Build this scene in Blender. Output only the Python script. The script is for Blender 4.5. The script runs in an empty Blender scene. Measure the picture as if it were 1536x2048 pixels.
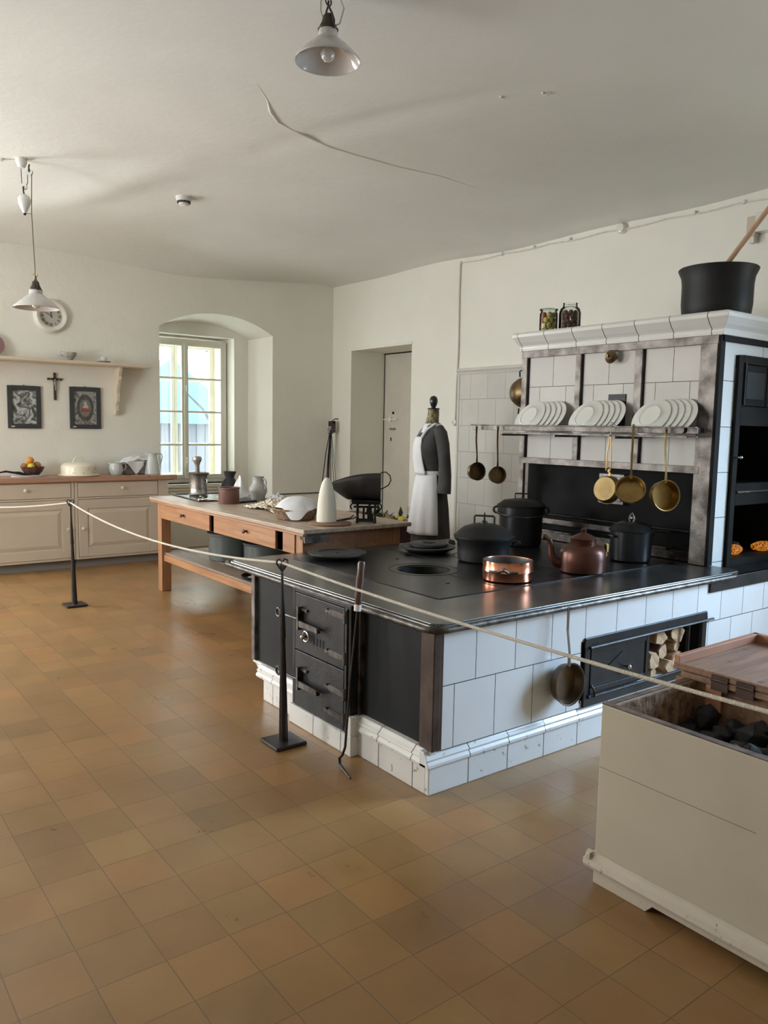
import bpy, bmesh, math, random
from math import sin, cos, pi, radians
from mathutils import Vector, Matrix
random.seed(7)
S = bpy.context.scene
COL = S.collection

# ------------------------------------------------------------------ camera
def make_camera():
    yaw, pitch, roll = radians(142.75), radians(-6.12), radians(1.06)
    fw = Vector((cos(yaw)*cos(pitch), sin(yaw)*cos(pitch), sin(pitch)))
    r = fw.cross(Vector((0, 0, 1))).normalized(); u = r.cross(fw)
    r2 = r*cos(roll)+u*sin(roll); u2 = -r*sin(roll)+u*cos(roll)
    cd = bpy.data.cameras.new('camera'); cd.sensor_fit = 'VERTICAL'; cd.sensor_height = 24
    cd.sensor_width = 18; cd.lens = 24*1580/2048; cd.clip_start = .05; cd.clip_end = 200
    c = bpy.data.objects.new('camera', cd); COL.objects.link(c)
    m = Matrix((r2, u2, -fw)).transposed().to_4x4(); m.translation = Vector((0, 0, 1.55))
    c.matrix_world = m; S.camera = c
make_camera()
# ------------------------------------------------------------------ view + light
S.view_settings.view_transform = 'Standard'; S.view_settings.look = 'None'
S.view_settings.gamma = 1; S.view_settings.use_curve_mapping = False
S.view_settings.exposure = 0.13
S.cycles.max_bounces = 10; S.cycles.diffuse_bounces = 6; S.cycles.caustics_reflective = False
S.cycles.caustics_refractive = False; S.cycles.sample_clamp_indirect = 6
W = bpy.data.worlds.new('sky'); S.world = W; W.use_nodes = True
W.node_tree.nodes['Background'].inputs[0].default_value = (.93, .97, 1.0, 1)
W.node_tree.nodes['Background'].inputs[1].default_value = 8.0
def area(name, loc, aim, sx, sy, power, col, portal=False):
    l = bpy.data.lights.new(name, 'AREA'); l.shape = 'RECTANGLE'; l.size = sx; l.size_y = sy
    l.energy = power; l.color = col
    if portal: l.cycles.is_portal = True
    o = bpy.data.objects.new(name, l); COL.objects.link(o); o.location = loc
    o.rotation_euler = (Vector(aim)-Vector(loc)).to_track_quat('-Z', 'Y').to_euler()
    return o
# daylight entering the window openings of the room (openings are modelled below)
WX_L = [(-6.6, -5.3)]                         # window in the left wall (x range)
WY_W = (-1.35, .05)                           # second window in the window wall, left of the frame
WX_R = (-1.35, -.15)                          # window in the right wall beyond the coal box
area('daylight_window_wall', (-9.0, -.65, 1.75), (-3.5, 1.6, 1.05), 1.3, 1.7, 142, (.95, .985, 1))
area('daylight_left', (-5.95, -2.15, 1.75), (-5.6, 3, 1.6), 1.25, 1.7, 76, (.95, .985, 1))
dr = area('daylight_right', (-.75, 6.0, 1.75), (-1.5, 3, 0.2), 1.15, 1.7, 88, (.46, .71, 1.0)); dr.data.spread = radians(110)
area('window_portal', (-9.95, 4.05, 1.7), (-8, 4.05, 1.7), 1.3, 2.0, 1, (1, 1, 1), portal=True)

# ------------------------------------------------------------------ materials
MATS = {}
def nmat(name):
    m = bpy.data.materials.new(name); m.use_nodes = True
    return m, m.node_tree, m.node_tree.nodes['Principled BSDF']
def mat(name, col, rough=.6, metal=0, var=0., vscale=6, col2=None, bump=0., bscale=60, coat=0., trans=0., emis=None, estr=0, stretch=None, ior=1.45, alpha=1, spec=None):
    if name in MATS: return MATS[name]
    m, nt, p = nmat(name)
    p.inputs['Roughness'].default_value = rough; p.inputs['Metallic'].default_value = metal
    p.inputs['Coat Weight'].default_value = coat; p.inputs['Transmission Weight'].default_value = trans
    p.inputs['IOR'].default_value = ior
    if spec is not None: p.inputs['Specular IOR Level'].default_value = spec
    if emis: p.inputs['Emission Color'].default_value = (*emis, 1); p.inputs['Emission Strength'].default_value = estr
    p.inputs['Base Color'].default_value = (*col, 1)
    N = nt.nodes; L = nt.links
    if var or col2 or bump:
        tc = N.new('ShaderNodeTexCoord'); mp = N.new('ShaderNodeMapping'); L.new(tc.outputs['Object'], mp.inputs[0])
        if stretch: mp.inputs['Scale'].default_value = stretch
    if var or col2:
        n = N.new('ShaderNodeTexNoise'); n.inputs['Scale'].default_value = vscale; n.inputs['Detail'].default_value = 6
        L.new(mp.outputs[0], n.inputs['Vector'])
        r = N.new('ShaderNodeValToRGB'); r.color_ramp.elements[0].position = .35; r.color_ramp.elements[1].position = .65
        a = col2 if col2 else tuple(c*(1-var) for c in col)
        b = col if col2 else tuple(min(1, c*(1+var)) for c in col)
        r.color_ramp.elements[0].color = (*a, 1); r.color_ramp.elements[1].color = (*b, 1)
        L.new(n.outputs['Fac'], r.inputs[0]); L.new(r.outputs[0], p.inputs['Base Color'])
    if bump:
        n2 = N.new('ShaderNodeTexNoise'); n2.inputs['Scale'].default_value = bscale; n2.inputs['Detail'].default_value = 5
        L.new(mp.outputs[0], n2.inputs['Vector'])
        bp = N.new('ShaderNodeBump'); bp.inputs['Strength'].default_value = bump; bp.inputs['Distance'].default_value = .01
        L.new(n2.outputs['Fac'], bp.inputs['Height']); L.new(bp.outputs[0], p.inputs['Normal'])
    MATS[name] = m; return m

def plaster(name, col, bump=.35):
    m, nt, p = nmat(name); N = nt.nodes; L = nt.links
    tc = N.new('ShaderNodeTexCoord')
    n = N.new('ShaderNodeTexNoise'); n.inputs['Scale'].default_value = 1.1; n.inputs['Detail'].default_value = 8
    L.new(tc.outputs['Object'], n.inputs['Vector'])
    r = N.new('ShaderNodeValToRGB'); r.color_ramp.elements[0].position = .3; r.color_ramp.elements[1].position = .7
    r.color_ramp.elements[0].color = (*[c*.93 for c in col], 1); r.color_ramp.elements[1].color = (*col, 1)
    L.new(n.outputs['Fac'], r.inputs[0]); L.new(r.outputs[0], p.inputs['Base Color'])
    p.inputs['Roughness'].default_value = .85; p.inputs['Specular IOR Level'].default_value = .2
    n2 = N.new('ShaderNodeTexNoise'); n2.inputs['Scale'].default_value = 3.2; n2.inputs['Detail'].default_value = 9; n2.inputs['Roughness'].default_value = .62
    L.new(tc.outputs['Object'], n2.inputs['Vector'])
    b = N.new('ShaderNodeBump'); b.inputs['Strength'].default_value = bump; b.inputs['Distance'].default_value = .035
    L.new(n2.outputs['Fac'], b.inputs['Height']); L.new(b.outputs[0], p.inputs['Normal'])
    return m

def tiles(name, u, v, tw, th, col, col2, mortar, msize=.0022, offset=.5, ou=0, ov=0, rough=.18, coat=.3, bump=.6, var=.0, vdark=None, chips=None):
    """glazed tiles: u, v = object axes (0 x, 1 y, 2 z) that run along and up the face"""
    m, nt, p = nmat(name); N = nt.nodes; L = nt.links
    tc = N.new('ShaderNodeTexCoord'); sp = N.new('ShaderNodeSeparateXYZ'); L.new(tc.outputs['Object'], sp.inputs[0])
    cb = N.new('ShaderNodeCombineXYZ')
    for k, (ax, o) in enumerate(((u, ou), (v, ov))):
        a = N.new('ShaderNodeMath'); a.operation = 'ADD'; a.inputs[1].default_value = o+100*(tw if k == 0 else 2*th)
        L.new(sp.outputs[ax], a.inputs[0]); L.new(a.outputs[0], cb.inputs[k])
    br = N.new('ShaderNodeTexBrick'); L.new(cb.outputs[0], br.inputs['Vector'])
    br.offset = offset; br.squash = 1; br.inputs['Scale'].default_value = 1
    br.inputs['Brick Width'].default_value = tw; br.inputs['Row Height'].default_value = th
    br.inputs['Mortar Size'].default_value = msize; br.inputs['Mortar Smooth'].default_value = .3; br.inputs['Bias'].default_value = 0
    br.inputs['Color1'].default_value = (*col, 1); br.inputs['Color2'].default_value = (*col2, 1)
    br.inputs['Mortar'].default_value = (*mortar, 1)
    n = N.new('ShaderNodeTexNoise'); n.inputs['Scale'].default_value = 5; n.inputs['Detail'].default_value = 6
    L.new(tc.outputs['Object'], n.inputs['Vector'])
    out = br.outputs['Color']
    if var:
        mx = N.new('ShaderNodeMix'); mx.data_type = 'RGBA'; mx.blend_type = 'MULTIPLY'; mx.inputs['Factor'].default_value = 1
        r = N.new('ShaderNodeValToRGB'); r.color_ramp.elements[0].position = .3; r.color_ramp.elements[1].position = .7
        r.color_ramp.elements[0].color = (1-var, 1-var, 1-var*1.1, 1); L.new(n.outputs['Fac'], r.inputs[0])
        L.new(out, mx.inputs[6]); L.new(r.outputs[0], mx.inputs[7]); out = mx.outputs[2]
    if chips:
        n3 = N.new('ShaderNodeTexNoise'); n3.inputs['Scale'].default_value = 22; n3.inputs['Detail'].default_value = 8; n3.inputs['Roughness'].default_value = .7
        L.new(tc.outputs['Object'], n3.inputs['Vector'])
        r3 = N.new('ShaderNodeValToRGB'); r3.color_ramp.elements[0].position = .62; r3.color_ramp.elements[1].position = .65
        L.new(n3.outputs['Fac'], r3.inputs[0])
        mx3 = N.new('ShaderNodeMix'); mx3.data_type = 'RGBA'; L.new(r3.outputs[0], mx3.inputs['Factor']); L.new(out, mx3.inputs[6]); mx3.inputs[7].default_value = (*chips, 1)
        out = mx3.outputs[2]
    L.new(out, p.inputs['Base Color'])
    p.inputs['Roughness'].default_value = rough; p.inputs['Coat Weight'].default_value = coat; p.inputs['Coat Roughness'].default_value = rough*.7
    b = N.new('ShaderNodeBump'); b.inputs['Strength'].default_value = bump; b.inputs['Distance'].default_value = .004; b.invert = True
    L.new(br.outputs['Fac'], b.inputs['Height'])
    b2 = N.new('ShaderNodeBump'); b2.inputs['Strength'].default_value = .18; b2.inputs['Distance'].default_value = .01
    L.new(n.outputs['Fac'], b2.inputs['Height']); L.new(b.outputs[0], b2.inputs['Normal']); L.new(b2.outputs[0], p.inputs['Normal'])
    return m

def floor_mat():
    m, nt, p = nmat('quarry_tiles'); N = nt.nodes; L = nt.links
    tc = N.new('ShaderNodeTexCoord'); mp = N.new('ShaderNodeMapping'); L.new(tc.outputs['Object'], mp.inputs[0])
    mp.inputs['Location'].default_value = (20+.178-.0, 20-.116+.0, 0)
    br = N.new('ShaderNodeTexBrick'); L.new(mp.outputs[0], br.inputs['Vector']); br.offset = 0; br.squash = 1
    for k, v in (('Scale', 1), ('Brick Width', .199), ('Row Height', .199), ('Mortar Size', .0018), ('Mortar Smooth', .2), ('Bias', -.1)): br.inputs[k].default_value = v
    br.inputs['Color1'].default_value = (.345, .19, .072, 1); br.inputs['Color2'].default_value = (.275, .155, .062, 1)
    br.inputs['Mortar'].default_value = (.20, .125, .06, 1)
    # a second, coarser variation between tiles
    wn = N.new('ShaderNodeTexWhiteNoise'); wn.noise_dimensions = '2D'
    sc = N.new('ShaderNodeVectorMath'); sc.operation = 'SCALE'; sc.inputs['Scale'].default_value = 1/.199; L.new(mp.outputs[0], sc.inputs[0])
    fl = N.new('ShaderNodeVectorMath'); fl.operation = 'FLOOR'; L.new(sc.outputs[0], fl.inputs[0]); L.new(fl.outputs[0], wn.inputs['Vector'])
    r = N.new('ShaderNodeValToRGB'); e = r.color_ramp.elements
    e[0].position = 0; e[0].color = (.98, .84, .72, 1); e[1].position = 1; e[1].color = (1.0, .97, 1.06, 1)
    for pos, c in ((.1, (.80, .84, .86, 1)), (.2, (1, 1, 1, 1)), (.6, (.93, 1.0, .9, 1)), (.85, (1.12, .98, .88, 1))):
        x = e.new(pos); x.color = c
    L.new(wn.outputs['Value'], r.inputs[0])
    mx = N.new('ShaderNodeMix'); mx.data_type = 'RGBA'; mx.blend_type = 'MULTIPLY'; mx.inputs['Factor'].default_value = .55
    L.new(br.outputs['Color'], mx.inputs[6]); L.new(r.outputs[0], mx.inputs[7])
    n = N.new('ShaderNodeTexNoise'); n.inputs['Scale'].default_value = 3.5; n.inputs['Detail'].default_value = 9; n.inputs['Roughness'].default_value = .6; L.new(tc.outputs['Object'], n.inputs['Vector'])
    r2 = N.new('ShaderNodeValToRGB'); r2.color_ramp.elements[0].position = .3; r2.color_ramp.elements[0].color = (.80, .78, .76, 1); r2.color_ramp.elements[1].position = .65
    L.new(n.outputs['Fac'], r2.inputs[0])
    mx2 = N.new('ShaderNodeMix'); mx2.data_type = 'RGBA'; mx2.blend_type = 'MULTIPLY'; mx2.inputs['Factor'].default_value = 1
    L.new(mx.outputs[2], mx2.inputs[6]); L.new(r2.outputs[0], mx2.inputs[7]); L.new(mx2.outputs[2], p.inputs['Base Color'])
    r4 = N.new('ShaderNodeMapRange'); r4.inputs['To Min'].default_value = .18; r4.inputs['To Max'].default_value = .46
    L.new(n.outputs['Fac'], r4.inputs['Value']); L.new(r4.outputs[0], p.inputs['Roughness'])
    # each tile slightly tilted + joints
    b = N.new('ShaderNodeBump'); b.inputs['Strength'].default_value = .8; b.inputs['Distance'].default_value = .004; b.invert = True
    L.new(br.outputs['Fac'], b.inputs['Height'])
    b2 = N.new('ShaderNodeBump'); b2.inputs['Strength'].default_value = .25; b2.inputs['Distance'].default_value = .012
    L.new(n.outputs['Fac'], b2.inputs['Height']); L.new(b.outputs[0], b2.inputs['Normal']); L.new(b2.outputs[0], p.inputs['Normal'])
    return m

def wood(name, col, dark, axis='x', rough=.5, scale=3.0):
    if name in MATS: return MATS[name]
    m, nt, p = nmat(name); N = nt.nodes; L = nt.links
    tc = N.new('ShaderNodeTexCoord'); mp = N.new('ShaderNodeMapping'); L.new(tc.outputs['Object'], mp.inputs[0])
    s = [9, 9, 9]; s['xyz'.index(axis)] = .7; mp.inputs['Scale'].default_value = s
    n = N.new('ShaderNodeTexNoise'); n.inputs['Scale'].default_value = scale; n.inputs['Detail'].default_value = 8; n.inputs['Distortion'].default_value = .8
    L.new(mp.outputs[0], n.inputs['Vector'])
    r = N.new('ShaderNodeValToRGB'); r.color_ramp.elements[0].position = .3; r.color_ramp.elements[1].position = .7
    r.color_ramp.elements[0].color = (*dark, 1); r.color_ramp.elements[1].color = (*col, 1)
    L.new(n.outputs['Fac'], r.inputs[0])
    n2 = N.new('ShaderNodeTexVoronoi'); n2.inputs['Scale'].default_value = 7; L.new(tc.outputs['Object'], n2.inputs['Vector'])
    r2 = N.new('ShaderNodeValToRGB'); r2.color_ramp.elements[0].position = .05; r2.color_ramp.elements[0].color = (.45, .38, .33, 1); r2.color_ramp.elements[1].position = .13
    L.new(n2.outputs['Distance'], r2.inputs[0])
    mx = N.new('ShaderNodeMix'); mx.data_type = 'RGBA'; mx.blend_type = 'MULTIPLY'; mx.inputs['Factor'].default_value = .8
    L.new(r.outputs[0], mx.inputs[6]); L.new(r2.outputs[0], mx.inputs[7]); L.new(mx.outputs[2], p.inputs['Base Color'])
    p.inputs['Roughness'].default_value = rough
    b = N.new('ShaderNodeBump'); b.inputs['Strength'].default_value = .15; b.inputs['Distance'].default_value = .004
    L.new(n.outputs['Fac'], b.inputs['Height']); L.new(b.outputs[0], p.inputs['Normal'])
    MATS[name] = m; return m

M_wall = plaster('limewash_wall', (.835, .82, .745))
M_ceil = plaster('limewash_ceiling', (.77, .77, .73), .22)
M_floor = floor_mat()
M_iron = mat('cast_iron', (.022, .021, .021), .42, .35, var=.35, vscale=9, bump=.15, bscale=80)
M_matt = mat('matt_stove_black', (.014, .013, .012), .7, 0, var=.2, vscale=6, spec=.12)
M_hob = mat('blackened_hob', (.022, .021, .021), .30, .5, var=.3, vscale=4, bump=.05, bscale=40)
M_plate = mat('worn_steel_plate', (.15, .147, .14), .28, .85, var=.3, vscale=3, bump=.04, bscale=50)
M_steel = mat('worn_steel', (.16, .145, .13), .42, .8, col2=(.055, .045, .04), vscale=14, bump=.2, bscale=60)
M_frame = mat('rubbed_iron_frame', (.30, .275, .25), .5, .5, col2=(.11, .09, .08), vscale=11, bump=.2, bscale=60)
M_dpanel = mat('black_sheet', (.014, .0155, .0155), .55, 0, var=.25, vscale=3, spec=.25)
M_brownpost = mat('brown_iron_post', (.075, .05, .038), .45, .4, var=.3, vscale=7)
M_pot = mat('black_enamel', (.015, .016, .018), .32, .1, var=.2, vscale=5, bump=.05, bscale=30)
M_greypot = mat('matt_black_pot', (.014, .0135, .013), .5, 0, var=.2, vscale=5, spec=.35)
M_copper = mat('polished_copper', (.80, .33, .20), .2, 1, var=.12, vscale=5)
M_oldcopper = mat('brown_copper', (.10, .038, .025), .33, .5, var=.25, vscale=5)
M_brass = mat('old_brass', (.36, .24, .09), .3, 1, var=.25, vscale=9)
M_dbrass2 = mat('dull_brass', (.26, .18, .08), .42, .9, var=.3, vscale=8)
M_dbrass = mat('dark_brass', (.20, .135, .07), .36, .9, var=.3, vscale=9)
M_porc = mat('white_porcelain', (.74, .74, .70), .14, coat=.4)
M_enamel = mat('pale_enamel', (.56, .60, .60), .18, coat=.4)
M_cream_en = mat('cream_enamel', (.78, .72, .58), .3, coat=.2)
M_cream = mat('cream_cabinet_paint', (.60, .52, .42), .5, var=.04, vscale=2)
M_whitewood = mat('white_window_paint', (.80, .78, .70), .45, var=.03)
M_boxpaint = mat('yellowed_white_paint', (.50, .44, .335), .55, var=.06, vscale=2.5, bump=.06, bscale=12)
M_boxtrim = tiles('chipped_white_paint', 0, 1, 40, 40, (.56, .49, .39), (.56, .49, .39), (.1, .08, .06), msize=0, offset=0, rough=.6, coat=0, var=.08, chips=(.22, .16, .11))
M_rawwood = wood('dirty_raw_wood', (.36, .20, .12), (.17, .09, .055), 'y', .7)
M_pine = wood('orange_pine', (.47, .24, .115), (.33, .15, .07), 'x', .45)
M_pinev = wood('orange_pine_upright', (.47, .25, .125), (.33, .15, .075), 'z', .45)
M_tabletop = wood('floured_table_top', (.56, .45, .35), (.34, .24, .17), 'x', .42)
M_worktop = wood('pink_beech_worktop', (.47, .28, .19), (.36, .20, .14), 'y', .35)
M_coal = mat('coal', (.018, .018, .02), .45, var=.3, bump=.5, bscale=20)
M_cloth = mat('white_linen', (.74, .74, .76), .85, var=.04, vscale=9, bump=.15, bscale=30)
M_apron = mat('white_apron_cotton', (.78, .78, .80), .9, var=.04, vscale=5, bump=.1, bscale=40)
M_dress = mat('charcoal_wool', (.085, .083, .082), .92, col2=(.05, .048, .048), vscale=5, bump=.3, bscale=90)
M_black = mat('void_black', (.006, .006, .006), .7)
M_rope = mat('natural_rope', (.66, .60, .50), .8, bump=.6, bscale=160)
M_paper = mat('paper', (.8, .77, .7), .6)
M_glass = mat('clear_glass', (1, 1, 1), .02, trans=1, ior=1.45)
M_grey_st = mat('grey_stoneware', (.42, .42, .40), .4, var=.08, coat=.1)
M_crock = mat('brown_stoneware', (.17, .085, .07), .3, var=.15, coat=.3)
M_wicker = mat('wicker', (.42, .28, .18), .7, col2=(.22, .14, .09), vscale=40, bump=.8, bscale=70)
M_silver = mat('tarnished_pewter', (.42, .39, .36), .32, .9, var=.2, vscale=8)
M_poststeel = mat('dark_wrought_iron', (.045, .038, .038), .38, .5, var=.25, vscale=10)
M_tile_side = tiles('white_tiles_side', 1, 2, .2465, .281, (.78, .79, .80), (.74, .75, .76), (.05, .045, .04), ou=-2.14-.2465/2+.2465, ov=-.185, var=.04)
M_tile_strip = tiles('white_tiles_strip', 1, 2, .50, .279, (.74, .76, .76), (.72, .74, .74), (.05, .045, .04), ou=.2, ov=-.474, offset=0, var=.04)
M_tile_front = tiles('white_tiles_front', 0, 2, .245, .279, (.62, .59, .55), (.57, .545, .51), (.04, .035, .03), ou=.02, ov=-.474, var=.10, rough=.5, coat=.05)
M_tile_wall = tiles('backsplash_tiles', 0, 2, .255, .281, (.66, .64, .59), (.60, .585, .55), (.28, .26, .23), ou=.0, ov=-.18, var=.06, msize=.002)
M_plinth = tiles('plinth_tiles', 0, 1, 40, 40, (.76, .75, .72), (.74, .73, .70), (.1, .08, .06), msize=.0, chips=(.30, .23, .17), offset=0, rough=.3, var=.06)
M_plinth_y = tiles('plinth_tiles_side', 1, 2, .245, 3, (.76, .77, .77), (.73, .74, .74), (.06, .05, .045), ou=-2.215, ov=1, msize=.003, chips=(.30, .23, .17), offset=0, rough=.3, var=.05)
M_plinth_x = tiles('plinth_tiles_front', 0, 2, .245, 3, (.76, .74, .70), (.73, .71, .67), (.06, .05, .045), ou=.02, ov=1, msize=.003, chips=(.30, .23, .17), offset=0, rough=.3, var=.05)
M_cornice = tiles('glazed_cornice', 0, 1, .255, 9, (.72, .71, .68), (.68, .67, .64), (.06, .05, .045), ou=.03, ov=0, msize=.003, offset=0, rough=.25)
M_cornice_y = tiles('glazed_cornice_side', 1, 2, .255, 9, (.76, .78, .78), (.73, .75, .75), (.06, .05, .045), ou=.03, ov=2, msize=.003, offset=0, rough=.25)

# ------------------------------------------------------------------ geometry helpers
class B:
    def __init__(s): s.v = []; s.f = []; s.sm = []; s.m = Matrix.Identity(4)
    def at(s, loc=(0, 0, 0), rx=0, ry=0, rz=0, sc=(1, 1, 1)):
        s.m = Matrix.Translation(loc) @ Matrix.Rotation(rz, 4, 'Z') @ Matrix.Rotation(ry, 4, 'Y') @ Matrix.Rotation(rx, 4, 'X') @ Matrix.Diagonal((*sc, 1)); return s
    def frame(s, loc, zdir, xhint=(1, 0, 0)):
        z = Vector(zdir).normalized(); x = Vector(xhint); x = (x-z*x.dot(z))
        if x.length < 1e-4: x = Vector((0, 1, 0)); x = x-z*x.dot(z)
        x.normalize(); y = z.cross(x)
        s.m = Matrix((x, y, z)).transposed().to_4x4(); s.m.translation = Vector(loc); return s
    def add(s, vs, fs, smooth=False):
        n = len(s.v); s.v += [tuple(s.m @ Vector(v)) for v in vs]
        s.f += [tuple(i+n for i in f) for f in fs]; s.sm += [smooth]*len(fs); return s
    def box(s, x0, y0, z0, x1, y1, z1):
        v = [(x0, y0, z0), (x1, y0, z0), (x1, y1, z0), (x0, y1, z0), (x0, y0, z1), (x1, y0, z1), (x1, y1, z1), (x0, y1, z1)]
        return s.add(v, [(0, 3, 2, 1), (4, 5, 6, 7), (0, 1, 5, 4), (1, 2, 6, 5), (2, 3, 7, 6), (3, 0, 4, 7)])
    def cbox(s, c, d): return s.box(c[0]-d[0]/2, c[1]-d[1]/2, c[2]-d[2]/2, c[0]+d[0]/2, c[1]+d[1]/2, c[2]+d[2]/2)
    def lathe(s, prof, seg=40, c=(0, 0, 0), smooth=True, sx=1, sy=1):
        vs = []; fs = []; n = len(prof)
        for i in range(seg):
            a = 2*pi*i/seg
            for r, z in prof: vs.append((c[0]+r*cos(a)*sx, c[1]+r*sin(a)*sy, c[2]+z))
        for i in range(seg):
            j = (i+1) % seg
            for k in range(n-1):
                if prof[k][0] < 1e-6 and prof[k+1][0] < 1e-6: continue
                a, b, c2, d = i*n+k, j*n+k, j*n+k+1, i*n+k+1
                if prof[k][0] < 1e-6: fs.append((a, c2, d))
                elif prof[k+1][0] < 1e-6: fs.append((a, b, d))
                else: fs.append((a, b, c2, d))
        return s.add(vs, fs, smooth)
    def cyl(s, r, z0, z1, seg=24, c=(0, 0), r1=None, smooth=True):
        r1 = r if r1 is None else r1
        return s.lathe([(0, z0), (r-.0004, z0), (r, z0), (r1, z1), (r1-.0004, z1), (0, z1)], seg, (c[0], c[1], 0), smooth)
    def tube(s, pts, r, seg=8, closed=False, smooth=True):
        P = [Vector(p) for p in pts]; n = len(P); R = r if isinstance(r, (list, tuple)) else [r]*n
        vs = []; fs = []; up = None
        for i, p in enumerate(P):
            if closed: t = P[(i+1) % n]-P[i-1]
            else: t = P[min(i+1, n-1)]-P[max(i-1, 0)]
            t.normalize()
            if up is None:
                up = Vector((0, 0, 1)) if abs(t.z) < .9 else Vector((1, 0, 0))
            x = up-t*up.dot(t)
            if x.length < 1e-5: x = Vector((0, 1, 0))-t*t.y
            x.normalize(); y = t.cross(x); up = x
            for k in range(seg):
                a = 2*pi*k/seg; vs.append(tuple(p+(x*cos(a)+y*sin(a))*R[i]))
        m = n if closed else n-1
        for i in range(m):
            j = (i+1) % n
            for k in range(seg):
                l = (k+1) % seg; fs.append((i*seg+k, i*seg+l, j*seg+l, j*seg+k))
        if not closed:
            fs.append(tuple(range(seg-1, -1, -1))); fs.append(tuple((n-1)*seg+k for k in range(seg)))
        return s.add(vs, fs, smooth)
    def torus(s, R, r, seg=32, c=(0, 0, 0), seg2=8):
        return s.tube([(c[0]+R*cos(2*pi*i/seg), c[1]+R*sin(2*pi*i/seg), c[2]) for i in range(seg)], r, seg2, closed=True)
    def prism(s, poly, axis, a, b):
        """poly in the two other axes (cyclic order: x->(y,z), y->(x,z), z->(x,y))"""
        def P(u, v, w): return (w, u, v) if axis == 'x' else (u, w, v) if axis == 'y' else (u, v, w)
        n = len(poly); vs = [P(u, v, a) for u, v in poly]+[P(u, v, b) for u, v in poly]
        fs = [tuple(range(n-1, -1, -1)), tuple(range(n, 2*n))]+[(i, (i+1) % n, (i+1) % n+n, i+n) for i in range(n)]
        return s.add(vs, fs)
    def grid(s, fn, nu, nv, smooth=True, closeu=False):
        vs = [fn(i/nu, j/nv) for i in range(nu+1) for j in range(nv+1)]
        fs = [(i*(nv+1)+j, (i+1)*(nv+1)+j, (i+1)*(nv+1)+j+1, i*(nv+1)+j+1) for i in range(nu) for j in range(nv)]
        return s.add(vs, fs, smooth)
    def ball(s, c, r, seg=16, sx=1, sy=1, sz=1):
        n = seg//2
        return s.lathe([(r*sin(pi*k/n), -r*cos(pi*k/n)*sz) for k in range(n+1)], seg, c, True, sx, sy)

def obj(name, b, m, parent=None, bevel=0, solid=0, sub=0, loc=None, rz=0, seg=2, disp=None):
    me = bpy.data.meshes.new(name); me.from_pydata(b.v, [], b.f)
    me.polygons.foreach_set('use_smooth', b.sm); me.update()
    bm = bmesh.new(); bm.from_mesh(me); bmesh.ops.remove_doubles(bm, verts=bm.verts, dist=1e-6)
    bmesh.ops.recalc_face_normals(bm, faces=bm.faces); bm.to_mesh(me); bm.free()
    if any(b.sm) and hasattr(me, 'set_sharp_from_angle'): me.set_sharp_from_angle(angle=radians(42))
    me.materials.append(m)
    o = bpy.data.objects.new(name, me); COL.objects.link(o)
    if parent: o.parent = parent
    if loc: o.location = loc
    o.rotation_euler.z = rz
    if solid: md = o.modifiers.new('s', 'SOLIDIFY'); md.thickness = solid; md.offset = 0
    if bevel: md = o.modifiers.new('b', 'BEVEL'); md.width = bevel; md.segments = seg; md.limit_method = 'ANGLE'; md.angle_limit = radians(40)
    if sub: md = o.modifiers.new('u', 'SUBSURF'); md.levels = sub; md.render_levels = sub
    return o
def tag(o, label, cat, group=None):
    o['label'] = label; o['category'] = cat
    if group: o['group'] = group
    return o
def thing(name, label, cat, loc=(0, 0, 0), rz=0, group=None):
    o = bpy.data.objects.new(name, None); COL.objects.link(o); o.location = loc; o.rotation_euler = (0, 0, rz)
    o.empty_display_size = .05
    return tag(o, label, cat, group)
def struct(name, b, m, parent=None, **k):
    o = obj(name, b, m, parent, **k)
    if not parent: o['kind'] = 'structure'
    return o
def kids(o): return [c for c in list(COL.objects) if c.parent == o]
def dup(root, loc, rz=None, label=None, rot=None):
    r = root.copy(); COL.objects.link(r); r.location = loc
    if rz is not None: r.rotation_euler.z = rz
    if rot is not None: r.rotation_euler = rot
    if label: r['label'] = label
    for ch in kids(root):
        c = ch.copy(); COL.objects.link(c); c.parent = r
        for g in kids(ch):
            d = g.copy(); COL.objects.link(d); d.parent = c
    return r

# ================================================================== ROOM
X0, X1, Y0, Y1 = -8.95, 4.6, -2.2, 5.9
def wall_with_holes(b, axis, pos, u0, u1, holes, ztop, thick, outward):
    """flat wall in plane axis=pos with rectangular holes (u0,u1,z0,z1); reveals go outward"""
    us = sorted({u0, u1, *[h[0] for h in holes], *[h[1] for h in holes]}); zs = sorted({0, ztop, *[h[2] for h in holes], *[h[3] for h in holes]})
    P = (lambda u, w, z: (w, u, z)) if axis == 'x' else (lambda u, w, z: (u, w, z))
    for i in range(len(us)-1):
        for j in range(len(zs)-1):
            uc, zc = (us[i]+us[i+1])/2, (zs[j]+zs[j+1])/2
            if any(h[0] < uc < h[1] and h[2] < zc < h[3] for h in holes): continue
            for w in (pos, pos+outward*thick):
                b.add([P(us[i], w, zs[j]), P(us[i+1], w, zs[j]), P(us[i+1], w, zs[j+1]), P(us[i], w, zs[j+1])], [(0, 1, 2, 3)])
    for h in holes:
        w0, w1 = pos, pos+outward*thick
        for a, c in (((h[0], h[2]), (h[0], h[3])), ((h[1], h[2]), (h[1], h[3])), ((h[0], h[2]), (h[1], h[2])), ((h[0], h[3]), (h[1], h[3]))):
            if a[1] == 0 and c[1] == 0: continue
            b.add([P(a[0], w0, a[1]), P(c[0], w0, c[1]), P(c[0], w1, c[1]), P(a[0], w1, a[1])], [(0, 1, 2, 3)])
# floor
b = B(); b.box(X0-.9, Y0-.5, -.1, X1+.3, Y1+.75, 0); struct('floor', b, M_floor)
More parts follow.
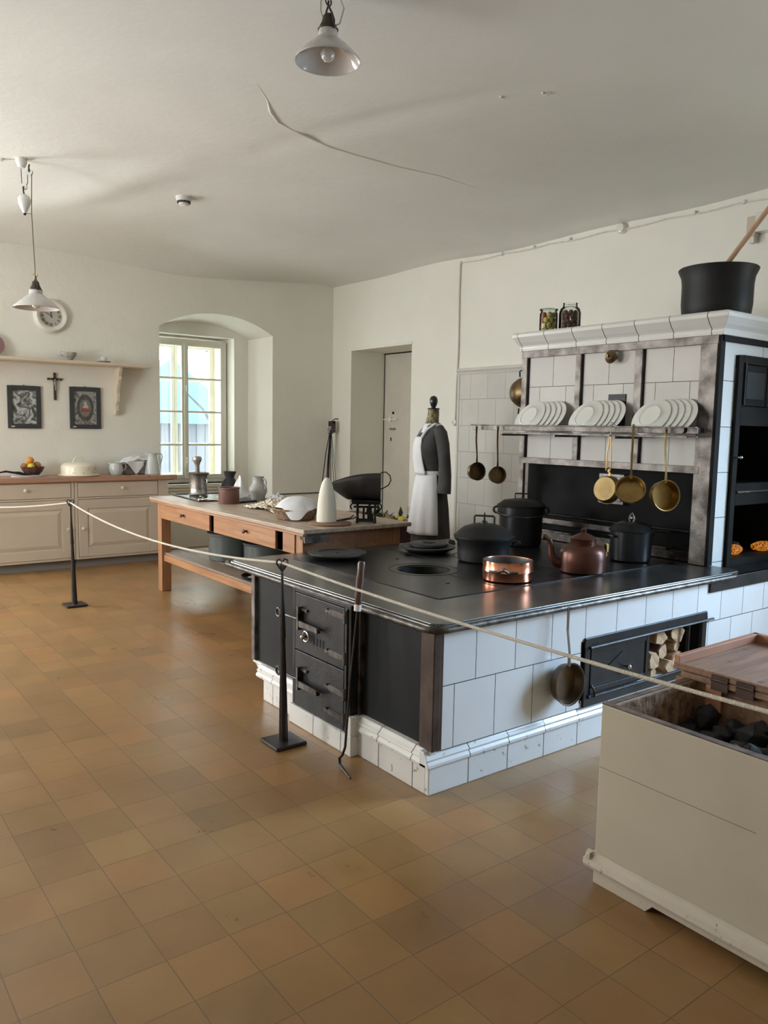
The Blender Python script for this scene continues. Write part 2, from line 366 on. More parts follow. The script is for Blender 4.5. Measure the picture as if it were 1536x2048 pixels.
# ceiling: slightly domed lime plaster, rounded down to the walls
def ceil_h(x, y):
    h = 3.385
    dy = max(0, Y1-y); dx = max(0, x-X0)
    h += .13*(1-math.exp(-dy/1.6))*(1-math.exp(-dx/.9))
    h += .10*math.exp(-((x+8.6)/1.3)**2)*max(0, min(1, (4.0-y)/2.0))
    h -= .15*max(0, 1-dx/.5)**2*min(1, dy/2.2); h -= .035*max(0, 1-dy/.25)**2
    # soft swellings and the trowelled ridges of old plaster
    h += .035*sin(1.1*x+.6)*sin(.9*y+.4)+.012*sin(2.9*x-1.7*y)
    h += .022*math.exp(-((y-(3.05+.35*(x+4.5)))/.10)**2)*math.exp(-((x+4.2)/1.1)**2)
    h -= .045*math.exp(-((y-(2.1+.25*(x+7.4)))/.22)**2)*math.exp(-((x+6.9)/1.0)**2)
    return h
b = B(); b.grid(lambda u, v: (X0-.05+u*(X1-X0+.1), Y0-.05+v*(Y1-Y0+.1), ceil_h(X0-.05+u*(X1-X0+.1), Y0-.05+v*(Y1-Y0+.1))), 150, 100)
o = struct('ceiling', b, M_ceil)
ridge = [(-4.32, 2.293), (-4.497, 2.466), (-4.626, 2.558), (-4.728, 2.67), (-4.804, 2.882), (-4.823, 3.136), (-4.801, 3.377), (-4.759, 3.707), (-4.687, 4.034), (-4.684, 4.287), (-4.705, 4.689)]
b = B(); b.tube([(x, y, ceil_h(x, y)+.004) for x, y in ridge], [.004, .006, .014, .013, .012, .011, .010, .009, .008, .006, .004], 8); obj('plaster_ridge', b, M_ceil, o)
# window wall with the deep arched niche
NY0, NY1 = 3.51, 4.99
def arch(y, y0, y1, zs, zc):
    t = (y-(y0+y1)/2)/((y1-y0)/2); return zs+(zc-zs)*(1-abs(t)**2.2)
b = B(); HT = 3.9
n = 24
for ya, yb, za, zb in ((Y0, WY_W[0], 0, HT), (*WY_W, 0, .9), (*WY_W, 2.6, HT), (WY_W[1], NY0, 0, HT)):
    b.grid(lambda u, v: (X0, ya+u*(yb-ya), za+v*(zb-za)), 6, 8, False)
for q in (((WY_W[0], .9), (WY_W[0], 2.6)), ((WY_W[1], .9), (WY_W[1], 2.6)), ((WY_W[0], .9), (WY_W[1], .9)), ((WY_W[0], 2.6), (WY_W[1], 2.6))):
    b.add([(X0, *q[0]), (X0, *q[1]), (X0-.35, *q[1]), (X0-.35, *q[0])], [(0, 1, 2, 3)])
b.grid(lambda u, v: (X0, NY1+u*(Y1+.7-NY1), v*HT), 5, 10, False)
ys = [NY0+(NY1-NY0)*i/n for i in range(n+1)]; zo = [arch(y, NY0, NY1, 2.665, 2.865) for y in ys]; zo[0] = zo[-1] = 2.665
XI = -9.36; IY0, IY1 = 3.44, 4.86
yi = [IY0+(IY1-IY0)*i/n for i in range(n+1)]; zi = [arch(y, IY0, IY1, 2.64, 2.80) for y in yi]; zi[0] = zi[-1] = 2.64
for i in range(n):
    b.add([(X0, ys[i], zo[i]), (X0, ys[i+1], zo[i+1]), (X0, ys[i+1], HT), (X0, ys[i], HT)], [(0, 1, 2, 3)])
    b.add([(X0, ys[i], zo[i]), (X0, ys[i+1], zo[i+1]), (XI, yi[i+1], zi[i+1]), (XI, yi[i], zi[i])], [(0, 1, 2, 3)], True)
    b.add([(XI, yi[i], zi[i]), (XI, yi[i+1], zi[i+1]), (XI, yi[i+1], 2.64), (XI, yi[i], 2.64)], [(0, 1, 2, 3)])
b.add([(X0, NY1, 0), (XI, IY1, 0), (XI, IY1, 2.64), (X0, NY1, 2.665)], [(0, 1, 2, 3)])
b.add([(X0, NY0, 0), (XI, IY0, 0), (XI, IY0, 2.64), (X0, NY0, 2.665)], [(0, 1, 2, 3)])
OY0, OY1, OZ0, OZ1, XW = 3.50, 4.66, .80, 2.64, -9.62
b.add([(XI, OY1, 0), (XI, IY1, 0), (XI, IY1, 2.64), (XI, OY1, 2.64)], [(0, 1, 2, 3)])
b.add([(XI, IY0, 0), (XI, OY0, 0), (XI, OY0, 2.64), (XI, IY0, 2.64)], [(0, 1, 2, 3)])
b.add([(XI, OY0, 0), (XI, OY1, 0), (XI, OY1, OZ0), (XI, OY0, OZ0)], [(0, 1, 2, 3)])
for q in ([(XI, OY1, 0), (XW-.35, OY1-.02, 0), (XW-.35, OY1-.02, OZ1), (XI, OY1, OZ1)], [(XI, OY0, 0), (XW-.35, OY0, 0), (XW-.35, OY0, OZ1), (XI, OY0, OZ1)],
          [(XI, OY0, OZ0), (XI, OY1, OZ0), (XW-.35, OY1, OZ0), (XW-.35, OY0, OZ0)], [(XI, OY0, OZ1), (XI, OY1, OZ1), (XW-.35, OY1, OZ1), (XW-.35, OY0, OZ1)]):
    b.add(q, [(0, 1, 2, 3)])
struct('wall_window', b, M_wall)
# right wall with the door niche and the side window
DX0, DX1, DZ = -8.50, -7.28, 2.52
b = B(); wall_with_holes(b, 'y', Y1, X0-.7, X1, [(DX0, DX1, 0, DZ), (*WX_R, .9, 2.6)], 3.9, .55, 1)
struct('wall_right', b, M_wall)
b = B(); wall_with_holes(b, 'y', Y0, X0-.1, X1, [(a, c, .9, 2.6) for a, c in WX_L], 3.9, .35, -1)
struct('wall_left', b, M_wall)
b = B(); b.add([(X1, Y0, 0), (X1, Y1, 0), (X1, Y1, 3.9), (X1, Y0, 3.9)], [(0, 1, 2, 3)]); struct('wall_near', b, M_wall)
# ledge line of the wall dado beside the niche
b = B(); b.box(X0, NY1+.01, .655, X0+.008, Y1, .668); struct('trim_1', b, mat('dark_line', (.05, .045, .04), .7))

# ------------------------------------------------------------------ window_1 (double casement)
def casement(parent, x, y0, y1, z0, z1, depth, rows, mm, gl):
    b = B(); w = .042
    b.box(x, y0, z0, x+depth, y0+w, z1); b.box(x, y1-w, z0, x+depth, y1, z1); b.box(x, y0+w, z0, x+depth, y1-w, z0+w*1.3); b.box(x, y0+w, z1-w, x+depth, y1-w, z1)
    for z in rows: b.box(x+.006, y0+w, z-.012, x+depth-.006, y1-w, z+.012)
    o = obj('sash', b, mm, parent, bevel=.004)
    b = B(); b.box(x+depth*.45, y0+w, z0+w, x+depth*.45+.003, y1-w, z1-w); obj('pane', b, gl, o)
    return o
m, nt, p = nmat('window_glass'); N = nt.nodes
for nn in list(N):
    if nn.type != 'OUTPUT_MATERIAL': N.remove(nn)
tr = N.new('ShaderNodeBsdfTransparent'); gl = N.new('ShaderNodeBsdfGlossy'); gl.inputs['Roughness'].default_value = .03
tr.inputs[0].default_value = (.96, .98, .97, 1)
mx = N.new('ShaderNodeMixShader'); mx.inputs[0].default_value = .06
out = [x for x in N if x.type == 'OUTPUT_MATERIAL'][0]
nt.links.new(tr.outputs[0], mx.inputs[1]); nt.links.new(gl.outputs[0], mx.inputs[2]); nt.links.new(mx.outputs[0], out.inputs[0])
M_pane = m
win = bpy.data.objects.new('window_1', None); COL.objects.link(win); win['kind'] = 'structure'
fy0, fy1, fz0, fz1 = 3.50, 4.64, .80, 2.60
b = B(); fx = -9.62
for x, d in ((fx, .075), (fx-.33, .075)):
    b.box(x, fy0, fz0, x+d, fy0+.05, fz1); b.box(x, fy1-.05, fz0, x+d, fy1, fz1)
    b.box(x, fy0+.05, fz0, x+d, fy1-.05, fz0+.06); b.box(x, fy0+.05, fz1-.05, x+d, fy1-.05, fz1)
obj('window_frame', b, M_whitewood, win, bevel=.006)
b = B()
b.box(fx-.26, fy0, fz0, fx, fy0+.02, fz1); b.box(fx-.26, fy1-.02, fz0, fx, fy1, fz1); b.box(fx-.26, fy0, fz1-.02, fx, fy1, fz1); b.box(fx-.26, fy0, fz0, fx, fy1, fz0+.02)
obj('box_lining', b, mat('cream_lining', (.80, .75, .62), .6), win)
mid = 4.07
rows = [fz0+.05+(fz1-fz0-.1)*k for k in (.255, .50, .745)]
for x in (fx+.035, fx-.33+.03):
    casement(win, x, fy0+.04, mid, fz0+.05, fz1-.04, .045, rows, M_whitewood, M_pane)
    casement(win, x, mid+.002, fy1-.04, fz0+.05, fz1-.04, .045, rows, M_whitewood, M_pane)
b = B(); b.box(fx+.085, mid-.018, fz0+.05, fx+.105, mid+.018, fz1-.04); obj('cover_strip', b, M_whitewood, win, bevel=.005)
for z in (1.12, 2.02):
    b = B(); b.tube([(fx+.105, mid, z), (fx+.135, mid, z), (fx+.14, mid, z-.07)], [.008, .008, .006], 8); obj('latch', b, M_whitewood, win)
b = B(); b.box(fx+.04, fy0-.0, .752, XI+.03, OY1, .80); b.box(XI, OY0, .715, XI+.02, OY1, .745); obj('window_sill', b, M_whitewood, win, bevel=.008)
# outside: snow, a shed roof, a tree (bright day)
b = B(); b.box(-40, -20, -1.2, -9.98, 30, -1.0); tag(obj('snow_ground', b, mat('snow', (.9, .92, .95), .8)), 'white snowy ground seen outside through the arched window', 'snow')
r = thing('wooden_shed', 'grey board shed with a blue roof seen through the window panes', 'shed', (-24, 9.6, -1.0))
b = B(); b.box(-2.2, -2.6, 0, 1.6, 1.3, 2.7)
for k in range(14): b.box(1.6, -2.5+k*.28, 0, 1.63, -2.5+k*.28+.1, 2.7)
obj('wall', b, mat('grey_boards', (.12, .13, .15), .8), r)
b = B(); b.prism([(-3.0, 2.55), (1.8, 2.55), (1.8, 2.65), (-.6, 4.4), (-3.0, 2.65)], 'x', -2.5, 2.0); obj('roof', b, mat('blue_roof', (.09, .19, .26), .7), r)
r = thing('bare_tree', 'dark leaning bare tree trunk outside the window', 'tree', (-15.5, 7.1, -1.0))
b = B(); b.tube([(0, 0, 0), (.1, .1, 1.2), (0, .35, 2.4), (.1, .75, 3.6), (0, 1.0, 5)], [.13, .11, .10, .07, .04], 8); obj('trunk', b, mat('bark', (.055, .06, .07), .9), r)
b = B()
for z, dy, dz in ((2.2, -.9, 1.1), (2.8, .9, 1.0), (3.3, -.6, .9), (3.6, .8, .9)): b.tube([(.05, .3+.3*(z-2.2), z), (.1, .3+.3*(z-2.2)+dy*.5, z+dz*.6), (0, .3+dy, z+dz)], [.045, .03, .012], 6)
obj('branches', b, mat('bark', (.2, .2, .21)), r)

# side windows (out of the frame, they let the daylight in)
def plain_window(nm, x0, x1, y):
    e = bpy.data.objects.new(nm, None); COL.objects.link(e); e['kind'] = 'structure'
    b = B()
    for a, c in ((x0, x0+.05), (x1-.05, x1), ((x0+x1)/2-.03, (x0+x1)/2+.03)): b.box(a, y-.03, .9, c, y+.03, 2.6)
    for z in (.9, 1.31, 1.73, 2.14, 2.55): b.box(x0, y-.025, z, x1, y+.025, z+.04)
    obj('window_frame', b, M_whitewood, e)
# (frames sit inside the reveal, the light enters in front of the glass)
for i, (a, c) in enumerate(WX_L): plain_window('window_%d' % (i+2), a, c, Y0-.12)
plain_window('window_3', *WX_R, Y1+.35)
e = bpy.data.objects.new('window_4', None); COL.objects.link(e); e['kind'] = 'structure'
b = B()
for a, c in ((WY_W[0], WY_W[0]+.05), (WY_W[1]-.05, WY_W[1]), ((WY_W[0]+WY_W[1])/2-.03, (WY_W[0]+WY_W[1])/2+.03)): b.box(X0-.2, a, .9, X0-.14, c, 2.6)
for z in (.9, 1.31, 1.73, 2.14, 2.55): b.box(X0-.195, WY_W[0], z, X0-.145, WY_W[1], z+.04)
obj('window_frame', b, M_whitewood, e)

# ------------------------------------------------------------------ door_1
d = bpy.data.objects.new('door_1', None); COL.objects.link(d); d['kind'] = 'structure'
M_door = mat('door_paint', (.60, .56, .49), .5, var=.03)
DY = Y1+.55
b = B(); b.box(DX0-.05, DY-.02, 0, DX1+.05, DY+.04, DZ+.05); obj('door_leaf', b, M_door, d, bevel=.004)
b = B(); b.box(DX0, DY-.03, DZ-.015, DX1, DY-.02, DZ); b.box(DX0, DY-.024, 0, DX0+.012, DY-.02, DZ); obj('gap', b, M_black, d)
L = []
b = B(); b.box(-8.47, DY-.05, 1.645, -8.19, DY-.02, 1.66); b.box(-8.36, DY-.045, 1.62, -8.32, DY-.02, 1.69); obj('bolt', b, M_whitewood, d, bevel=.003)
b = B(); b.box(-8.34, DY-.045, 1.52, -8.24, DY-.02, 1.54); obj('door_handle', b, M_frame, d, bevel=.003)
b = B(); b.cyl(.012, 0, .006, 12); b.m = Matrix.Identity(4)
k = B().at((-8.29, DY-.02, 1.74), rx=pi/2); k.cyl(.018, 0, .01, 14); k.at((-8.33, DY-.02, 1.41), rx=pi/2); k.cyl(.008, 0, .008, 10); k.at(); k.box(-8.336, DY-.028, 1.37, -8.324, DY-.02, 1.41); obj('keyhole', k, M_black, d)
b = B(); b.box(DX0-.04, Y1-.012, 0, DX0, Y1, DZ); b.box(DX0-.04, Y1-.012, DZ, DX1+.01, Y1, DZ+.03); struct('trim_2', b, M_wall, bevel=.004)

# ------------------------------------------------------------------ backsplash of tiles on the right wall
b = B(); b.box(-6.42, Y1-.018, 0, -4.24, Y1, 2.15); struct('trim_3', b, M_tile_wall)
b = B(); b.prism([(Y1, 2.13), (Y1-.03, 2.13), (Y1-.035, 2.15), (Y1-.05, 2.17), (Y1-.05, 2.19), (Y1, 2.20)], 'x', -6.45, -4.24); b.box(-6.45, Y1-.026, 0, -6.42, Y1, 2.14)
struct('trim_4', b, mat('tile_border', (.60, .58, .53), .35, coat=.2), bevel=.003)

# ================================================================== KITCHEN RANGE
R = thing('kitchen_range', 'long low kitchen range with black iron front doors, white tiled side and dark hob', 'stove', (-3.24, 3.3, 0))
RX, RY = 3.24, -3.3
def rb():
    b = B(); b.m = Matrix.Translation((RX, RY, 0)); return b
XL, XR, YF, YB = -4.04, -2.43, 2.12, 4.50
# white tiled right side, runs on below the oven
b = rb(); b.box(-2.50, 2.17, .185, XR+.01, 3.07, .70); b.box(-2.50, 4.19, .185, XR+.01, 5.88, .70); b.box(-2.50, 3.07, .185, XR+.01, 4.19, .22); b.box(-2.50, 3.07, .52, XR+.01, 4.19, .70)
obj('tiled_side', b, M_tile_side, R)
for x0, x1 in ((-4.0, -3.50), (-3.00, -2.50)):
    b = rb(); b.box(x0, YF+.02, .19, x1, YF+.05, .70); obj('front_panel', b, M_dpanel, R)
b = rb(); b.box(-4.03, YF+.03, .19, -4.0, YB, .70); obj('end_panel', b, M_dpanel, R)
# posts of the front
b = rb(); b.box(-4.045, YF, .19, -4.005, YF+.05, .70); obj('post', b, M_frame, R, bevel=.004)
b = rb(); b.box(-3.525, YF-.005, .19, -3.50, YF+.04, .70); obj('post', b, M_steel, R, bevel=.004)
b = rb(); b.box(-2.975, YF-.01, .19, -2.945, YF+.04, .70); obj('post', b, M_steel, R, bevel=.004)
b = rb(); b.box(-2.505, YF-.005, .19, XR+.012, YF+.05, .70); b.box(-2.455, YF-.01, .19, XR+.018, YF+.03, .70)
obj('corner_post', b, M_brownpost, R, bevel=.004)
# plinth with moulding
b = rb(); b.box(-3.86, 2.10, 0, -3.50, 2.16, .125); b.box(-2.95, 2.10, 0, -2.44, 2.16, .125); b.box(-3.86, 2.16, 0, -3.80, 4.5, .125)
obj('plinth', b, M_plinth_x, R, bevel=.004)
b = rb(); b.box(-2.50, 2.101, 0, XR+.012, 5.88, .125); obj('plinth', b, M_plinth_y, R, bevel=.004)
b = rb(); mp = [(0, .122), (.0, .137), (.012, .150), (.004, .158), (.018, .172), (.03, .188), (.06, .19), (.06, .122)]
b.prism([(2.10-.012+u, z) for u, z in mp], 'x', -2.955, -2.425); obj('moulding', b, M_plinth_x, R, bevel=.003)
b = rb(); b.prism([(2.10-.012+u, z) for u, z in mp], 'x', -3.93, -3.50); obj('moulding', b, M_plinth_x, R, bevel=.003)
b = rb(); b.prism([(XR+.022-u, z) for u, z in mp], 'y', 2.10-.012, 5.88); obj('moulding', b, M_plinth_y, R, bevel=.003)
b = rb(); b.box(-4.035, YF+.005, .175, -3.86, YF+.06, .19); b.prism([(-4.02, .175), (-3.86, .175), (-3.86, .07)], 'y', YF+.01, YF+.06); obj('corner_bracket', b, M_plinth_x, R, bevel=.003)
# protruding tiled foot of the door section
b = rb(); b.box(-3.50, 2.055, 0, -2.93, 2.15, .10); b.box(-2.965, 2.055, .10, -2.93, 2.12, .19)
b.box(-3.50, 2.075, .10, -3.49, 2.12, .19)
obj('door_plinth', b, M_plinth_x, R, bevel=.004)
# door frame
b = rb(); fy = 2.07
b.box(-3.49, fy, .06, -3.465, fy+.06, .72); b.box(-3.01, fy, .06, -2.96, fy+.06, .72); b.box(-3.465, fy, .06, -3.01, fy+.06, .085); b.box(-3.465, fy, .70, -3.01, fy+.06, .72)
b.box(-2.998, fy-.008, .08, -2.982, fy, .70)
obj('door_frame', b, M_iron, R, bevel=.003)
def strap(b, x, z):
    b.prism([(x-.16, z), (x-.145, z+.012), (x-.13, z+.004), (x-.115, z+.014), (x, z+.014), (x, z-.014), (x-.115, z-.014), (x-.13, z-.004), (x-.145, z-.012)], 'y', fy-.012, fy-.002)
    b.at((x+.012+RX, fy-.006+RY, z)); b.cyl(.011, -.03, .03, 12); b.m = Matrix.Translation((RX, RY, 0))
def latch(nm, b, z):
    b.box(-3.40, fy-.012, z+.055, -3.335, fy-.002, z+.068); b.box(-3.405, fy-.03, z-.045, -3.39, fy-.002, z+.075)
    b.prism([(-3.39, z+.005), (-3.22, z+.002), (-3.20, z-.006), (-3.20, z-.022), (-3.39, z-.028)], 'y', fy-.028, fy-.016)
    b.tube([(-3.205, fy-.02, z-.01), (-3.205, fy-.04, z-.01)], .012, 10)
    b.tube([(-3.39, fy-.02, z+.01), (-3.46, fy-.03, z+.012), (-3.55, fy-.035, z+.012)], .007, 8)
    b.frame((-3.578+RX, fy-.035+RY, z+.012), (0, 1, 0)); b.torus(.022, .006, 20); b.m = Matrix.Translation((RX, RY, 0))
for nm, z0, z1, zh, zl in (('fire_door', .40, .698, (.66, .46), .56), ('ash_door', .088, .395, (.285, .165), .245)):
    b = rb(); b.box(-3.462, fy-.002, z0, -3.012, fy+.02, z1); dd = obj(nm, b, M_iron, R, bevel=.003)
    for z in zh:
        b = rb(); strap(b, -3.01, z); obj('hinge', b, M_steel, dd)
    b = rb(); latch(nm, b, zl); obj('latch', b, M_steel, dd)
    if nm == 'fire_door':
        b = rb(); b.frame((-3.335+RX, fy-.012+RY, .492), (0, -1, 0)); b.cyl(.007, -.012, .02, 10); b.ball((0, 0, .022), .014, 12); b.torus(.026, .005, 18, (0, 0, .004))
        obj('vent_knob', b, mat('bright_steel', (.6, .58, .55), .2, 1), dd)
        b = rb()
        for k in range(4): b.box(-3.285+k*.028, fy-.004, .46, -3.273+k*.028, fy-.0025, .50)
        obj('vent_slots', b, M_black, dd)
# top: rim plate, cooking plate with ring hole, rail
def rrect(x0, x1, y0, y1, r, n=8):
    P = []
    for cx, cy, a0 in ((x1-r, y0+r, -90), (x1-r, y1-r, 0), (x0+r, y1-r, 90), (x0+r, y0+r, 180)):
        for k in range(n+1):
            a = radians(a0+90*k/n); P.append((cx+r*cos(a), cy+r*sin(a)))
    return P
HX0, HX1, HY0, HY1 = -4.16, -2.79, 2.46, 4.42
def ringplate(b, outer, inner, z0, z1):
    n = len(outer); vs = [(x, y, z) for z in (z0, z1) for x, y in outer]+[(x, y, z) for z in (z0, z1) for x, y in inner]
    fs = []
    for i in range(n):
        j = (i+1) % n
        fs += [(i, j, n+j, n+i), (2*n+i, 3*n+i, 3*n+j, 2*n+j), (n+i, n+j, 3*n+j, 3*n+i), (i, 2*n+i, 2*n+j, j)]
    b.add(vs, fs)
b = rb(); ringplate(b, rrect(-4.335, -2.425, 2.13, 4.55, .05), rrect(HX0, HX1, HY0, HY1, .02), .708, .735)
obj('top_plate', b, M_plate, R, bevel=.004)
b = rb(); hc, hr = (-3.44, 2.91), .155
n = 96
circ = [(hc[0]+hr*cos(2*pi*i/n), hc[1]+hr*sin(2*pi*i/n)) for i in range(n)]
def sq(i):
    a = 2*pi*i/n; c, s_ = cos(a), sin(a)
    tx = ((HX1-.004 if c > 0 else HX0+.004)-hc[0])/c if abs(c) > 1e-9 else 1e9
    ty = ((HY1-.004 if s_ > 0 else HY0+.004)-hc[1])/s_ if abs(s_) > 1e-9 else 1e9
    t = min(abs(tx), abs(ty)); return (hc[0]+t*c, hc[1]+t*s_)
out_ = [sq(i) for i in range(n)]
for cxy in ((HX0+.004, HY0+.004), (HX1-.004, HY0+.004), (HX0+.004, HY1-.004), (HX1-.004, HY1-.004)):
    i = min(range(n), key=lambda k: (out_[k][0]-cxy[0])**2+(out_[k][1]-cxy[1])**2); out_[i] = cxy
ringplate(b, out_, circ, .712, .739)
obj('cooking_plate', b, M_hob, R)
b = rb()
for cx, cy, rr_ in ((hc[0], hc[1], .20), (-3.60, 3.55, .20), (-3.1, 3.75, .17)): b.torus(rr_, .0022, 48, (cx, cy, .739), 6)
for p, q in (((-3.24, 2.92), (-2.80, 2.92)), ((-4.15, 3.2), (-3.55, 3.2)), ((-3.4, 3.4), (-2.8, 3.42))): b.tube([(p[0], p[1], .739), (q[0], q[1], .739)], .002, 6)
for p in ((-3.05, 2.75), (-3.8, 3.0)): b.cyl(.012, .737, .741, 12, p)
obj('plate_joint', b, M_black, R)
b = rb(); b.lathe([(.155, .735), (.152, .70), (.15, .60), (0, .60)], 48, (hc[0], hc[1], 0)); b.lathe([(.158, .7395), (.15, .73), (.146, .728)], 48, (hc[0], hc[1], 0)); obj('fire_hole', b, M_iron, R)
b = rb(); rail = rrect(-4.365, -2.395, 2.095, 4.62, .075, 8)
i0 = next(i for i in range(len(rail)))
# open run: back left -> front -> right -> back
run = [(-4.365, 4.48), (-4.365, 2.25)]+rail[27:36]+[(-2.5, 2.095)]+rail[0:9]+[(-2.395, 4.42)]
b.tube([(x, y, .715) for x, y in run], .0145, 12)
b2 = obj('edge_rail', b, M_steel, R)
b = rb(); b.tube([(x*1.0+(.022 if x < -4.3 else -.022 if x > -2.42 else 0), y+(.022 if y < 2.14 else 0), .725) for x, y in run], .006, 8); obj('edge_bead', b, M_plate, R)
b = rb()
for y in (2.6, 3.4, 4.2): b.box(-4.36, y, .70, -4.30, y+.03, .71)
b.box(-4.33, 2.15, .698, -4.02, 4.48, .708); b.box(-4.02, 2.15, .695, -2.45, 2.3, .708); b.box(-2.6, 2.3, .695, -2.44, 4.5, .708)
obj('top_support', b, M_iron, R)
# ledge below the oven, iron strip on the side
b = rb(); b.box(-3.1, 4.50, .698, -2.41, 5.88, .716); b.box(-2.43, 4.19, .64, -2.408, 5.88, .716); obj('oven_ledge', b, M_iron, R, bevel=.003)
# side panel: sliding warming door and wood niche
b = rb(); px = -2.42
b.box(px-.01, 3.09, .185, px+.012, 4.175, .225); b.box(px-.01, 3.09, .497, px+.012, 4.175, .537)
b.box(px-.01, 3.09, .225, px+.012, 3.13, .497); b.box(px-.01, 4.13, .225, px+.012, 4.175, .497); b.box(px-.01, 4.0, .225, px+.008, 4.015, .497)
obj('side_frame', b, M_iron, R, bevel=.004)
b = rb(); b.tube([(px+.018, 3.12, .487), (px+.018, 4.23, .487)], .0075, 8); b.tube([(px+.018, 3.12, .236), (px+.018, 4.15, .236)], .0065, 8); obj('door_track', b, M_iron, R)
b = rb(); b.box(px-.34, 3.07, .21, px-.33, 4.19, .52); b.box(px-.33, 3.07, .21, px, 3.08, .52); b.box(px-.33, 4.18, .21, px, 4.19, .52); b.box(px-.33, 3.08, .205, px-.02, 4.18, .215); b.box(px-.33, 3.08, .515, px-.02, 4.18, .525)
obj('niche_lining', b, M_black, R)
b = rb(); b.box(px-.006, 3.13, .24, px+.004, 3.63, .485); sd = obj('sliding_door', b, M_iron, R, bevel=.003)
b = rb(); b.box(px+.004, 3.14, .245, px+.010, 3.17, .48); b.box(px+.004, 3.60, .245, px+.010, 3.625, .48); b.box(px+.004, 3.17, .45, px+.009, 3.60, .48); b.box(px+.004, 3.17, .245, px+.009, 3.60, .275)
obj('door_rim', b, M_iron, sd, bevel=.002)
b = rb(); b.prism([(3.27, .362), (3.40, .425), (3.52, .362), (3.40, .30)], 'x', px+.003, px+.008); obj('diamond_plate', b, M_iron, sd)
b = rb(); b.frame((px+.008+RX, 3.42+RY, .345), (1, 0, 0)); b.cyl(.006, 0, .02, 10); b.ball((0, 0, .026), .014, 14); obj('knob', b, mat('bright_steel', (.6, .58, .55), .2, 1), sd)
b = rb(); b.tube([(px+.012, 3.15, .29), (px+.03, 3.155, .26), (px+.03, 3.155, .235)], .006, 8); obj('catch', b, M_steel, sd)

# split logs in the niche
M_log = mat('split_wood', (.60, .42, .26), .8, col2=(.40, .25, .14), vscale=18, bump=.5, bscale=40)
M_bark = mat('log_bark', (.10, .06, .045), .9, bump=.5, bscale=30)
logs = [(3.685, .315, .062, 0.3, 'round pale log end at the left of the wood niche'), (3.76, .43, .058, 1.1, 'top left pale split log in the wood niche'), (3.80, .345, .052, 2.0, 'dark barked log in the middle of the wood niche'),
        (3.84, .26, .045, .6, 'small log lying on the bottom of the wood niche'), (3.93, .285, .05, 2.6, 'lower right split log in the wood niche'), (3.95, .425, .058, .2, 'squared pale log at the top right of the wood niche'), (3.87, .44, .040, 1.7, 'narrow dark log wedged between the two top logs'), (3.70, .245, .035, 1.4, 'thin split log in the bottom left corner of the wood niche'), (3.93, .355, .036, .9, 'middle right log with a pale split face')]
for i, (y, z, r_, a0, lb) in enumerate(logs):
    t = thing('split_log', lb, 'firewood', (px-.012-.012*(i % 3), y+.02, z), 0, 'split logs in the wood niche of the range')
    k = 5 if i % 2 else 7
    pts = [(r_*1.12*(.62+.5*random.random())*cos(a0+2*pi*j/k), r_*1.12*(.62+.5*random.random())*sin(a0+2*pi*j/k)) for j in range(k)]
    b = B(); b.prism(pts, 'x', -.24, 0.0); obj('bark_side', b, M_bark if i in (2, 6) else M_log, t, bevel=.004)
    b = B(); b.prism([(y_*.90, z_*.90) for y_, z_ in pts], 'x', 0.0, .004); obj('split_end', b, M_log, t)

# ================================================================== TILED OVEN BLOCK
U = thing('tiled_oven', 'tall white tiled oven block with iron frame and glazed cornice behind the range', 'oven', (-3.4, 5.2, 0))
def ub():
    b = B(); b.m = Matrix.Translation((3.4, -5.2, 0)); return b
ux0, ux1, uy0, uy1, uz = -4.20, -2.62, 4.50, 5.88, 2.13
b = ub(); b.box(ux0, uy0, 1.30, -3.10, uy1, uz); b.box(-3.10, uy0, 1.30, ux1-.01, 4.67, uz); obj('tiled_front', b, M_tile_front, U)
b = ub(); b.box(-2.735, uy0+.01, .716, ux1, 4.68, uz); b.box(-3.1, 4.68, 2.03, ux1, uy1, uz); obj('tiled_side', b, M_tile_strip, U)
b = ub(); b.box(ux0, uy0+.09, .70, -3.1, uy1, 1.30); b.box(-3.1, uy0+.09, .72, -2.735, 4.66, 1.30); obj('soot_panel', b, mat('soot_black', (.010, .010, .010), .7, var=.3, vscale=3, spec=.15), U)
F = [(-4.20, -4.15, .74, 2.11), (-3.69, -3.645, 1.33, 2.09), (-3.20, -3.145, 1.33, 2.09)]
for x0, x1, z0, z1 in F:
    b = ub(); b.box(x0, uy0-.022, z0, x1, uy0+.004, z1); obj('frame_post', b, M_frame, U, bevel=.002)
b = ub(); b.box(-2.735, uy0-.024, .738, -2.625, uy0+.02, 2.13); obj('corner_post', b, M_frame, U, bevel=.003)
b = ub(); b.box(-2.626, uy0-.022, .738, -2.606, uy0+.03, 2.13); obj('corner_edge', b, M_matt, U, bevel=.002)
b = ub(); b.box(-4.20, uy0-.026, 2.085, -2.62, uy0+.004, 2.135); obj('frame_rail', b, M_frame, U, bevel=.002)
b = ub(); b.box(-4.19, uy0-.026, 1.30, -2.70, uy0+.004, 1.345); obj('frame_rail', b, M_frame, U, bevel=.002)
b = ub(); b.box(-2.62, uy0, 2.10, -2.598, uy1, 2.15); obj('side_rail', b, M_matt, U, bevel=.002)
for x in (-4.15, -3.645, -3.145):   # black joints beside the posts
    b = ub(); b.box(x, uy0-.004, 1.345, x+.012, uy0+.0, 2.085); obj('shadow_gap', b, M_black, U)
